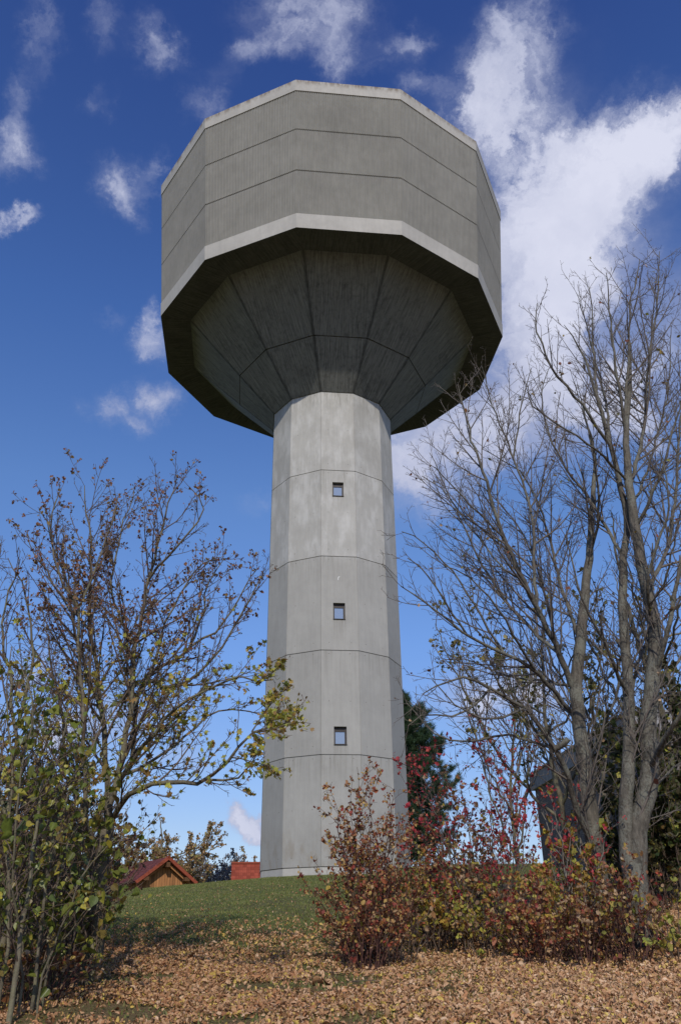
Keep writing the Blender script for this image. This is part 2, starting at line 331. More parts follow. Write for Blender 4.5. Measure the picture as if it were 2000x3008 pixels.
def bark(name, c, lich=(.20, .21, .17), k=.5, sc=9):
    t = NT(name); g = t.geo(); a = t.noise(t.geo((1, 1, .35)), sc, 5, .65); b = t.noise(g, 2.3, 4, .6); d = t.noise(g, 30, 3, .7)
    base = t.mix(t.rng(a, .35, .65), tuple(x*.45 for x in c), tuple(x*1.25 for x in c))
    base = t.mix(t.math('MULTIPLY', t.rng(t.math('ADD', t.math('MULTIPLY', b, .6), t.math('MULTIPLY', d, .4)), .47, .6, 0, 1, True), k), base, lich)
    t.col(base); t.bump(t.math('ADD', a, t.math('MULTIPLY', d, .4)), .8, .03); return t.m
M['bark_grey'] = bark('grey_lichen_bark', (.115, .10, .078), (.20, .20, .16), .6, 14)
M['twig_grey'] = plain('grey_brown_twig', (.135, .113, .095), .8)
M['bark_olive'] = bark('olive_bark', (.15, .125, .085), (.20, .19, .10), .5)
M['twig_brown'] = plain('brown_twig', (.125, .09, .065), .8)
M['twig_pale'] = plain('pale_grey_stem', (.21, .185, .15), .8)
M['twig_red'] = plain('reddish_twig', (.095, .045, .035), .8)

def leaf_mat(name, cols, transl=.35, rough=.55, spec=.3):
    """each leaf (mesh island) draws its own colour"""
    t = NT(name); g = t.n('ShaderNodeNewGeometry'); n = len(cols)
    c = t.ramp(g.outputs['Random Per Island'], [(i/n, cc) for i, cc in enumerate(cols)] + [(1., cols[-1])] if n > 1 else [(0, cols[0]), (1, cols[0])])
    v = t.noise(t.geo(), 45, 2); hsv = t.n('ShaderNodeHueSaturation'); t.l(c, hsv.inputs['Color']); t.l(t.rng(v, .3, .7, .75, 1.2), hsv.inputs['Value'])
    t.col(hsv.outputs[0]); t.b.inputs['Roughness'].default_value = rough; t.b.inputs['Specular IOR Level'].default_value = spec
    if transl:
        tr = t.n('ShaderNodeBsdfTranslucent'); t.l(hsv.outputs[0], tr.inputs[0]); mx = t.n('ShaderNodeMixShader'); mx.inputs[0].default_value = transl
        out = t.t.nodes['Material Output']; t.l(t.b.outputs[0], mx.inputs[1]); t.l(tr.outputs[0], mx.inputs[2]); t.l(mx.outputs[0], out.inputs[0])
    return t.m
M['lf_brown'] = leaf_mat('dry_brown_leaf', [(.26,.11,.065), (.19,.08,.05), (.32,.16,.08), (.21,.09,.055), (.28,.19,.07)])
M['lf_ygreen'] = leaf_mat('yellow_green_leaf', [(.55,.47,.07), (.34,.36,.055), (.45,.42,.07), (.20,.24,.05), (.50,.36,.07), (.32,.19,.06)])
M['lf_green'] = leaf_mat('broad_green_leaf', [(.13,.18,.03), (.22,.25,.04), (.10,.14,.028), (.34,.33,.05), (.13,.17,.03), (.14,.15,.03), (.20,.22,.035), (.48,.40,.05), (.22,.16,.045)], .4, .4, .5)
M['lf_yellow'] = leaf_mat('golden_leaf', [(.55,.40,.06), (.42,.25,.05), (.50,.42,.07), (.28,.28,.05), (.40,.18,.05)])
M['lf_olive'] = leaf_mat('olive_leaf', [(.17,.16,.04), (.10,.12,.03), (.28,.23,.06), (.14,.10,.04), (.38,.31,.10)])
M['lf_red'] = leaf_mat('dark_red_leaf', [(.38,.07,.05), (.26,.06,.045), (.40,.13,.06), (.30,.11,.055), (.40,.21,.08), (.50,.34,.09), (.50,.32,.17)])
M['lf_crimson'] = leaf_mat('crimson_leaf', [(.60,.06,.08), (.45,.05,.07), (.52,.11,.06), (.38,.05,.06)])
M['lf_mixed'] = leaf_mat('mixed_autumn_leaf', [(.36,.18,.06), (.22,.06,.04), (.44,.32,.06), (.22,.24,.05), (.30,.09,.045), (.15,.08,.045), (.48,.30,.15), (.50,.34,.20)])
M['lf_dgreen'] = leaf_mat('dark_green_leaf', [(.045,.07,.018), (.03,.05,.015), (.08,.10,.025), (.13,.13,.035), (.06,.05,.02)])
M['needle'] = leaf_mat('pine_needles', [(.032,.072,.034), (.045,.09,.042), (.024,.055,.028), (.06,.095,.04)], .2)
M['litter'] = leaf_mat('fallen_leaves', [(.58,.30,.14), (.44,.20,.09), (.68,.44,.25), (.52,.27,.13), (.34,.16,.075), (.62,.39,.22), (.74,.53,.35), (.48,.24,.11), (.64,.42,.25), (.38,.20,.10), (.58,.35,.19), (.62,.40,.22), (.54,.30,.15), (.66,.48,.12)], .15)
def _age():      # leaves lie older and more orange to the left, bleached to the right
    m = M['litter']; nt = m.node_tree; hs = [n for n in nt.nodes if n.type == 'HUE_SAT'][0]
    g = nt.nodes.new('ShaderNodeNewGeometry'); sx = nt.nodes.new('ShaderNodeSeparateXYZ'); nt.links.new(g.outputs['Position'], sx.inputs[0])
    nz = nt.nodes.new('ShaderNodeTexNoise'); nt.links.new(g.outputs['Position'], nz.inputs['Vector']); nz.inputs['Scale'].default_value = .7
    a = nt.nodes.new('ShaderNodeMath'); a.operation = 'MULTIPLY_ADD'; nt.links.new(nz.outputs[0], a.inputs[0]); a.inputs[1].default_value = 3.; nt.links.new(sx.outputs[0], a.inputs[2])
    mr = nt.nodes.new('ShaderNodeMapRange'); nt.links.new(a.outputs[0], mr.inputs[0]); mr.inputs[1].default_value = -1.5; mr.inputs[2].default_value = 5.
    mx = nt.nodes.new('ShaderNodeMix'); mx.data_type = 'RGBA'; nt.links.new(mr.outputs[0], mx.inputs['Factor']); mx.inputs['A'].default_value = (.80, .74, .67, 1); mx.inputs['B'].default_value = (1.0, 1.0, .98, 1)
    mu = nt.nodes.new('ShaderNodeMix'); mu.data_type = 'RGBA'; mu.blend_type = 'MULTIPLY'; mu.inputs['Factor'].default_value = 1
    src = hs.inputs['Color'].links[0].from_socket; nt.links.new(src, mu.inputs['A']); nt.links.new(mx.outputs['Result'], mu.inputs['B']); nt.links.new(mu.outputs['Result'], hs.inputs['Color'])
_age()
M['litter_dark'] = leaf_mat('bank_leaves', [(.17,.085,.045), (.12,.06,.035), (.22,.12,.07), (.10,.06,.04)], .15)
M['grass_blade'] = leaf_mat('grass_blade', [(.16,.19,.045), (.20,.23,.055), (.13,.16,.04), (.27,.25,.09)], .3)
M['distant_dark'] = leaf_mat('far_dull_leaf', [(.20,.165,.15), (.24,.175,.14), (.17,.15,.15)])
M['distant'] = leaf_mat('distant_brown_leaf', [(.42,.26,.11), (.30,.17,.085), (.34,.31,.09), (.50,.31,.15)])

# ------------------------------------------------------------------ terrain
def sp(x, k=1.): return np.log1p(np.exp(np.clip(x/k, -40, 40)))*k
def ss(x, a, b):
    t = np.clip((x-a)/(b-a), 0, 1); return t*t*(3-2*t)
def height(x, y):
    x = np.asarray(x, float); y = np.asarray(y, float); d = y - CAM_Y
    dd = 43 - sp(43-d, 2.0)
    z = -1.72 + .103*dd
    z = z - .16*sp(d-56, 4)*np.exp(-np.clip(d-56, 0, 400)/90.)
    z = z - .075*sp(-x-2.2, 1.0)*ss(d, 14, 36)*np.clip(1-(np.abs(x)-14)/40, .3, 1)
    k = .25*ss(d, 10, 17)*(1-ss(d, 18, 33))
    z = z + .45*ss(x, 1, 5)*ss(d, 37, 45)*(1-ss(d, 60, 80))
    z = z + k*np.minimum(sp(x-3.6, .6), 14)
    z = z + .05*np.sin(x*.9+d*.35)*np.sin(d*.55-x*.2)*(1-ss(d, 34, 40)) + .025*np.sin(x*2.3+1)*np.sin(d*1.9)*(1-ss(d, 30, 38))
    return z
def gz(x, y): return float(height(x, y))
def ground():
    xs = np.concatenate([np.linspace(-3000, -60, 14), np.linspace(-50, -16, 24), np.linspace(-15, 15, 121), np.linspace(16, 50, 24), np.linspace(60, 3000, 14)])
    ys = np.concatenate([np.linspace(-300, CAM_Y-8, 8), np.linspace(CAM_Y-5, 14, 240), np.linspace(15, 100, 50), np.linspace(120, 3500, 16)])
    X, Y = np.meshgrid(xs, ys); Z = height(X, Y); nx, ny = len(xs), len(ys)
    V = np.stack([X.ravel(), Y.ravel(), Z.ravel()], 1); i = np.arange(nx*ny).reshape(ny, nx)
    F = np.stack([i[:-1, :-1].ravel(), i[:-1, 1:].ravel(), i[1:, 1:].ravel(), i[1:, :-1].ravel()], 1)
    t = NT('lawn_with_leaf_litter'); g = t.geo()
    gn = t.noise(g, 1.1, 5, .6); gf = t.noise(t.geo((1, .5, 1)), 22, 4, .7); vf = t.noise(t.geo((1, .6, 1)), 60, 3, .7)
    grass = t.ramp(t.math('ADD', t.math('MULTIPLY', gf, .6), t.math('MULTIPLY', vf, .4)), [(.3, (.07, .085, .023)), (.5, (.145, .165, .048)), (.7, (.21, .215, .08))])
    grass = t.mix(t.rng(t.noise(g, .45, 4, .65), .45, .62, 0, .7, True), grass, (.15, .125, .06))
    grass = t.mix(t.rng(t.noise(g, 3.1, 3, .6), .55, .66, 0, .6, True), grass, (.06, .085, .025))
    lit = t.ramp(t.noise(g, 26, 4, .75), [(.3, (.07, .038, .022)), (.5, (.22, .12, .065)), (.7, (.42, .26, .15))])
    s = t.n('ShaderNodeSeparateXYZ'); t.l(g, s.inputs[0])
    dist = t.math('ADD', s.outputs[1], -CAM_Y)
    near = t.rng(t.math('ADD', dist, t.math('MULTIPLY', t.noise(g, .5, 3), 6)), 13.5, 20, .85, 0, True)
    right = t.rng(t.math('SUBTRACT', s.outputs[0], t.math('MULTIPLY', t.noise(g, .6, 3), 1.5)), 1.0, 4.0, 0, 1, True)
    right = t.math('MULTIPLY', right, t.rng(dist, 26, 38, 1, .15))
    cov = t.math('MAXIMUM', near, right)
    br = t.math('ADD', t.math('MULTIPLY', gn, .5), t.math('MULTIPLY', t.noise(g, 7, 4, .7), .5))
    cov = t.rng(t.math('ADD', cov, t.math('MULTIPLY', br, 2.2)), 1.55, 2.15, 0, 1)
    t.col(t.mix(t.math('MULTIPLY', cov, .9), grass, lit)); t.bump(t.math('ADD', gf, vf), .9, .05); t.b.inputs['Roughness'].default_value = .95; t.b.inputs['Specular IOR Level'].default_value = .1
    tag(raw_mesh('ground', V, [F], t.m, None, True), kind='structure')
ground()

# ------------------------------------------------------------------ water tower
PHI = -0.1638104; RS = 4.0
def rd(a, r, z): return np.array([r*math.sin(a), -r*math.cos(a), z])
TOWER = empty('water_tower', (0, 0, 2.6), 'tall grey concrete water tower with twelve sided shaft and wide ribbed tank on top', 'water tower')
Zb = dict(T=48.499, t1=47.599, t2=44.36, t3=41.057, t4=37.70, b=36.651, i=36.844, c=33.185, s=30.67, j1=24.927, j2=19.241, j3=13.679, j4=8.168, p=2.608)
def face_frame(k):
    """face k lies between corner k and k+1: origin, tangent, normal (shaft)"""
    a, b = PHI+R_(30*k), PHI+R_(30*(k+1)); A = rd(a, RS, 0); B = rd(b, RS, 0); tg = (B-A)/np.linalg.norm(B-A); m = (a+b)/2
    return A, B, tg, np.array([math.sin(m), -math.cos(m), 0])
A0, B0, TG, NM = face_frame(0)
def on_face(px, py):
    r = np.array(ray(px, py)); c = np.array(CAM); s = np.dot(A0-c, NM)/np.dot(r, NM); p = c+r*s
    return np.dot(p-A0, TG), p[2]
WIN = []
for (x0, y0, x1, y1) in ((976.5, 1416.5, 1009, 1458), (978.6, 1771, 1013.6, 1819.5), (981, 2134, 1018.5, 2188)):
    u0, zt = on_face((x0+x1)/2, y0); _, zl = on_face((x0+x1)/2, y1); ua, _ = on_face(x0, (y0+y1)/2); ub, _ = on_face(x1, (y0+y1)/2)
    WIN.append((ua, ub, zl, zt))
def shaft():
    m = MB(); NW = .016; GD = .03
    zs = [Zb['p']+.30, Zb['j4'], Zb['j3'], Zb['j2'], Zb['j1'], Zb['s']]
    for s in range(5):
        z0, z1 = zs[s]+.022, zs[s+1]-(.022 if s < 4 else 0)
        for k in range(12):
            A, B, tg, nm = face_frame(k); Lf = np.linalg.norm(B-A)
            def q(u0, u1, za, zb_, off=0.):
                pts = [A+tg*u0-nm*off+[0,0,za], A+tg*u1-nm*off+[0,0,za], A+tg*u1-nm*off+[0,0,zb_], A+tg*u0-nm*off+[0,0,zb_]]
                m.face(pts, [(u0+k*2.07, za), (u1+k*2.07, za), (u1+k*2.07, zb_), (u0+k*2.07, zb_)])
            hole = None
            if k == 0:
                for wdw in WIN:
                    if z0 < wdw[2] and wdw[3] < z1: hole = wdw
            if hole:
                ua, ub, za, zb_ = hole
                q(NW, ua, z0, z1); q(ub, Lf-NW, z0, z1); q(ua, ub, z0, za); q(ua, ub, zb_, z1)
                def pt(u, z, o): return A+tg*u-nm*o+[0, 0, z]
                for (p_, q_) in (((ua, za), (ub, za)), ((ub, za), (ub, zb_)), ((ub, zb_), (ua, zb_)), ((ua, zb_), (ua, za))):
                    m.face([pt(*p_, 0), pt(*p_, .42), pt(*q_, .42), pt(*q_, 0)])
            else: q(NW, Lf-NW, z0, z1)
            # corner seam and caps of the joint grooves
            A2, B2, tg2, nm2 = face_frame(k+1); corner = B-(nm+nm2)/2*GD
            e0 = A+tg*(Lf-NW); e1 = A2+tg2*NW
            for (p_, q_) in ((e0, corner), (corner, e1)):
                m.face([p_+[0,0,z0], q_+[0,0,z0], q_+[0,0,z1], p_+[0,0,z1]])
            for zz, fl in ((z0, 1), (z1, -1)):
                inn = [A-nm*.05+tg*.0, B-nm*.05]
                m.face([A+[0,0,zz], B+[0,0,zz], inn[1]+[0,0,zz], inn[0]+[0,0,zz]])
            if s < 4:
                m.face([A-nm*.045+[0,0,z1-.01], B-nm*.045+[0,0,z1-.01], B-nm*.045+[0,0,z1+.06], A-nm*.045+[0,0,z1+.06]])
            # formwork tie holes, as flat dark discs on the face
            for zz in (z1-.16, z0+.42, (z0+z1)/2):
                for uu in (.45, Lf-.45):
                    if hole and hole[2]-.2 < zz < hole[3]+.2: continue
                    c = A+tg*(uu+.05*math.sin(k*7+s*3+uu))+nm*.003+[0, 0, zz]
                    m.face([c+tg*.022*math.cos(a)+np.array([0, 0, .022*math.sin(a)]) for a in np.linspace(0, 2*math.pi, 7)[:-1]], mi=1)
    m.build('shaft', [M['shaft'], M['hole']], TOWER)
    pl = MB(); lo = ngon(3.97, 1.2, 12, PHI); hi = ngon(3.97, Zb['p']+.285, 12, PHI); c2 = ngon(3.9, Zb['p']+.33, 12, PHI); hi2 = ngon(3.9, Zb['p']+.285, 12, PHI)
    for k in range(12):
        j = (k+1) % 12; pl.face([lo[k], lo[j], hi[j], hi[k]], [(0, 0), (2, 0), (2, 1.6), (0, 1.6)]); pl.face([hi[k], hi[j], hi2[j], hi2[k]]); pl.face([hi2[k], hi2[j], c2[j], c2[k]])
    pl.build('plinth', M['fascia'], TOWER)
    # white scrape on the fourth panel
    sc = MB(); c0 = A0+TG*on_face(996, 1700)[0]+NM*.006; zc = on_face(996, 1700)[1]; pr = None
    for a in np.linspace(R_(60), R_(200), 8):
        u, z = .09*math.cos(a)+.02, .17*math.sin(a)-.02
        q = (c0+TG*u+[0, 0, zc+z], c0+TG*(u+.03)+[0, 0, zc+z-.01])
        if pr: sc.face([pr[0], pr[1], q[1], q[0]])
        pr = q
    sc.build('paint_scrape', M['paint'], TOWER)
shaft()
for (ua, ub, za, zb_) in WIN:
    fr = MB(); cx = A0+TG*(ua+ub)/2-NM*.20; W_, H_ = ub-ua, zb_-za; up = np.array([0, 0, 1.]); th = .085
    ax = (TG, NM, up); zc = (za+zb_)/2
    for c, d in (((0, H_/2-th/2), (W_, .09, th)), ((0, -H_/2+th/2), (W_, .09, th)), ((-W_/2+th/2, 0), (th, .09, H_-2*th)), ((W_/2-th/2, 0), (th, .09, H_-2*th)),
                 ((0, H_/2-th-.08), (W_-2*th, .05, .155))):
        fr.box(cx+TG*c[0]+up*(zc+c[1]), d, ax)
    fr.box(cx+NM*.215+up*(za+.012), (W_+.02, .10, .024), ax)
    f = fr.build('window', M['frame'], TOWER)
    gl = MB(); gl.box(cx-NM*.02+up*(zc-.03), (W_-2*th, .02, H_-2*th), ax); g = gl.build('pane', M['glass'], f)
    g.matrix_parent_inverse = (f.matrix_parent_inverse).inverted() if False else g.matrix_parent_inverse

def tankR(z): return 12.0007 + 1.0255*(z-Zb['b'])/(Zb['T']-Zb['b'])
def tank():
    def ringpts(z, off=0., ribs=True, depth=.05):
        pts = []
        for k in range(12):
            a, b = PHI+R_(30*k), PHI+R_(30*(k+1)); r = tankR(z)+off
            A, B = rd(a, r, z), rd(b, r, z); mid = (a+b)/2; nm = np.array([math.sin(mid), -math.cos(mid), 0])
            if not ribs: pts.append(A); continue
            n = 58
            for i in range(n):
                for (f, o) in ((0.0, 0), (.50, 0), (.62, -depth), (.88, -depth)):
                    t_ = (i+f)/n; pts.append(A+(B-A)*t_+nm*o)
        return np.array(pts)
    V = []; F = []
    def strip(r0, r1):
        b = sum(len(v) for v in V); n = len(r0); V.append(r0); V.append(r1); i = np.arange(n); j = (i+1) % n
        F.append(np.stack([b+i, b+j, b+n+j, b+n+i], 1))
    bands = [(Zb['t4'], Zb['t3']), (Zb['t3'], Zb['t2']), (Zb['t2'], Zb['t1'])]
    for z0, z1 in bands:
        a, b = z0+.04, z1-.04
        r0, r1 = ringpts(a), ringpts(b); strip(r0, r1)
        i0 = ringpts(a, -.12); i1 = ringpts(b, -.12); strip(i0, r0); strip(r1, i1)
        g0 = ringpts(b-.002, -.10); g1 = ringpts(z1+.06, -.10); strip(g0, g1)
    raw_mesh('tank_wall', np.concatenate(V), F, M['tank'], TOWER)
    for (za, zb_, nm_) in ((Zb['t1'], Zb['T'], 'rim_top'), (Zb['b'], Zb['t4'], 'rim_bottom')):
        m = MB(); o = .035; ra = [rd(PHI+R_(30*k), tankR(za)+o, za) for k in range(12)]; rb = [rd(PHI+R_(30*k), tankR(zb_)+o, zb_) for k in range(12)]
        ia = [rd(PHI+R_(30*k), tankR(za)-.3, za) for k in range(12)]; ib = [rd(PHI+R_(30*k), tankR(zb_)-.3, zb_) for k in range(12)]
        for k in range(12):
            j = (k+1) % 12; m.face([ra[k], ra[j], rb[j], rb[k]]); m.face([rb[k], rb[j], ib[j], ib[k]])
            if nm_ == 'rim_top': m.face([ia[k], ia[j], ra[j], ra[k]])
        m.build('rim', M['fascia'], TOWER)
    # soffit, funnel
    def cone(r0, z0, r1, z1, m, mi=0):
        for k in range(12):
            a, b = PHI+R_(30*k), PHI+R_(30*(k+1)); p = [rd(a, r0, z0), rd(b, r0, z0), rd(b, r1, z1), rd(a, r1, z1)]
            w0, w1 = r0*.2588, r1*.2588; h = math.hypot(r1-r0, z1-z0); m.face(p, [(-w0+k*9, 0), (w0+k*9, 0), (w1+k*9, h), (-w1+k*9, h)], mi)
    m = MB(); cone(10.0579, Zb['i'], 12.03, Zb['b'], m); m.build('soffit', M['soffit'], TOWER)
    m = MB(); rc, zc, ri, zi = 6.5016, Zb['c'], 10.0579, Zb['i']
    d1 = np.array([ri-rc, zi-zc]); d1 /= np.linalg.norm(d1); d0 = np.array([rc-4.0, zc-Zb['s']]); d0 /= np.linalg.norm(d0)
    n_in = np.array([-.7, .7])
    lo = np.array([rc, zc])-d0*.03; hi = np.array([rc, zc])+d1*.03
    cone(4.03, Zb['s']+.02, lo[0], lo[1], m); cone(hi[0], hi[1], ri, zi, m)
    gl, gh = lo+n_in*.09, hi+n_in*.09
    cone(lo[0], lo[1], gl[0], gl[1], m); cone(gl[0], gl[1], gh[0], gh[1], m); cone(gh[0], gh[1], hi[0], hi[1], m)
    cone(3.6, Zb['s']+.0, 4.06, Zb['s']+.0, m); cone(4.06, Zb['s'], 4.03, Zb['s']+.02, m)
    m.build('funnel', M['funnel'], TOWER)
    m = MB()
    rt = [rd(PHI+R_(30*k), tankR(Zb['T'])-.28, Zb['T']-.02) for k in range(12)]
    for k in range(12): m.face([rt[k], rt[(k+1) % 12], (0, 0, Zb['T']+.9)])
    m.build('roof', M['tank'], TOWER)
tank()

# ------------------------------------------------------------------ buildings
def quad_uv(m, pts, mi=0):
    p = [np.array(q, float) for q in pts]; u = p[1]-p[0]; u /= np.linalg.norm(u); nrm = np.cross(u, p[-1]-p[0]); v = np.cross(nrm, u); v /= np.linalg.norm(v)
    m.face(p, [(float(np.dot(q-p[0], u)), float(np.dot(q-p[0], v))) for q in p], mi)
def slab(m, pts, th, mi=0):
    """a roof slab: polygon given as its top, thickness downward along its normal"""
    p = [np.array(q, float) for q in pts]; n = np.cross(p[1]-p[0], p[-1]-p[0]); n /= np.linalg.norm(n)
    if n[2] < 0: n = -n
    b = [q-n*th for q in p]; quad_uv(m, p, mi); quad_uv(m, b[::-1], mi)
    for i in range(len(p)):
        j = (i+1) % len(p); quad_uv(m, [p[i], b[i], b[j], p[j]], mi)
def shed():
    apex = P(491, 2516, 50); rgt = P(580, 2592, 50.9); lft = P(399, 2587, 49.1)
    gdir = rgt-lft; gdir[2] = 0; W_ = np.linalg.norm(gdir); gdir /= W_; back = np.array([-gdir[1], gdir[0], 0])
    zE = (rgt[2]+lft[2])/2; mid = (rgt+lft)/2; zA = apex[2]; half = W_/2; Lr = 9.0
    base = np.array([mid[0], mid[1], 0]); z0 = gz(base[0], base[1])-1.2
    root = empty('wooden_shed', (base[0], base[1], gz(base[0], base[1])), 'brown timber shed with vertical boards and dark red tiled gable roof behind the hill crest', 'shed')
    def q(u, v, z): return base+gdir*u+back*v+[0, 0, z]
    m = MB(); g = .55; hw = half-.45; zw = zE+(zA-zE)*(.45/half)-.12; zt = zA-.16
    quad_uv(m, [q(-hw, g, z0), q(hw, g, z0), q(hw, g, zw), q(-hw, g, zw)]); m.face([q(-hw, g, zw), q(hw, g, zw), q(0, g, zt)], [(0, 2), (2*hw, 2), (hw, 3)])
    quad_uv(m, [q(-hw, Lr, z0), q(-hw, g, z0), q(-hw, g, zw), q(-hw, Lr, zw)]); quad_uv(m, [q(hw, g, z0), q(hw, Lr, z0), q(hw, Lr, zw), q(hw, g, zw)])
    quad_uv(m, [q(hw, Lr, z0), q(-hw, Lr, z0), q(-hw, Lr, zw), q(hw, Lr, zw)]); m.build('wall', M['wood'], root)
    m = MB(); slab(m, [q(-half, 0.12, zE), q(0, 0.12, zA), q(0, Lr+.4, zA), q(-half, Lr+.4, zE)], .06); slab(m, [q(0, .12, zA), q(half, .12, zE), q(half, Lr+.4, zE), q(0, Lr+.4, zA)], .06)
    rf = m.build('roof', M['tile_dark'], root)
    m = MB()
    for s in (-1, 1):
        slab(m, [q(s*(half+.03), -.04, zE-.0), q(0, -.04, zA+.04), q(0, .22, zA+.04), q(s*(half+.03), .22, zE-.0)], .17)
    m.build('verge_tiles', M['tile_edge'], rf)
    m = MB()
    for s in (-1, 1):
        slab(m, [q(s*(half-.1), .26, zE-.12), q(0, .26, zA-.19), q(0, .34, zA-.19), q(s*(half-.1), .34, zE-.12)], .16)
    m.box(q(0, .3, zA-.42), (.2, .7, .26), (gdir, back, (0, 0, 1))); m.box(q(hw-.15, .3, zw-.06), (.3, .6, .2), (gdir, back, (0, 0, 1))); m.box(q(-hw+.15, .3, zw-.06), (.3, .6, .2), (gdir, back, (0, 0, 1)))
    m.build('rafter', M['wood'], root)
shed()
def red_house():
    a = P(681, 2536, 66); v_ = a-np.array(CAM); u = np.array([v_[1], -v_[0], 0]); u /= np.linalg.norm(u); back = np.array([-u[1], u[0], 0]); a = a-u*.0; L = 9.5; z1 = a[2]; z0 = P(683, 2590, 64)[2]-.6
    root = empty('red_roofed_house', (a[0], a[1], gz(a[0], a[1])), 'house behind the hill showing only its bright red tiled roof left of the tower base', 'house')
    m = MB(); q = lambda s, v, z: np.array([a[0], a[1], 0])+u*s+back*v+[0, 0, z]; run = 2.6
    slab(m, [q(0, -run, z0), q(L, -run, z0), q(L, 0, z1), q(0, 0, z1)], .12); slab(m, [q(0, 0, z1), q(L, 0, z1), q(L, run, z0), q(0, run, z0)], .12)
    r = m.build('roof', M['tile_red'], root); m = MB(); m.box(q(L/2, 0, z1+.03), (L, .26, .12), (u, back, (0, 0, 1))); m.build('ridge_tiles', M['tile_edge'], r)
    m = MB(); zb0 = gz(a[0], a[1])-2.5; m.box(q(L/2, 0, (zb0+z0)/2), (L-.5, 2*run-.6, z0-zb0), (u, back, (0, 0, 1)))
    m.face([q(.25, -run+.3, z0), q(.25, run-.3, z0), q(.25, 0, z1-.2)]); m.build('wall', M['render_wall'], root)
red_house()
def brick_building():
    A = P(1566, 2278, 44); B = P(1700, 2194, 36.6); B[2] = A[2]; z1 = A[2]; z0 = 1.0
    # left wall runs from the far corner A towards the near corner C
    dr = B-A; dr[2] = 0; dr /= np.linalg.norm(dr); C = A+dr*13.5; side = np.array([-dr[1], dr[0], 0]); side = side if side[0] > 0 else -side
    root = empty('brick_building', (A[0], A[1], z0+1.5), 'dark brick building with grey fascia behind the two bare trees', 'building')
    m = MB(); D2 = C+side*10; E2 = A+side*10
    fz = z1-.75
    for p, q in ((A, C), (C, D2), (D2, E2), (E2, A)):
        quad_uv(m, [(*p[:2], z0), (*q[:2], z0), (*q[:2], fz+.02), (*p[:2], fz+.02)])
    m.build('wall', M['brick'], root)
    m = MB(); c = (A+D2)/2; Lx = np.linalg.norm(C-A); m.box((c[0], c[1], fz+.36), (Lx+.36, 10.36, .70), (dr, side, (0, 0, 1)))
    r = m.build('fascia', M['cladding'], root)
    m = MB(); m.box((c[0], c[1], z1+.02), (Lx+.5, 10.5, .08), (dr, side, (0, 0, 1))); m.build('roof', M['cladding'], root)
brick_building()

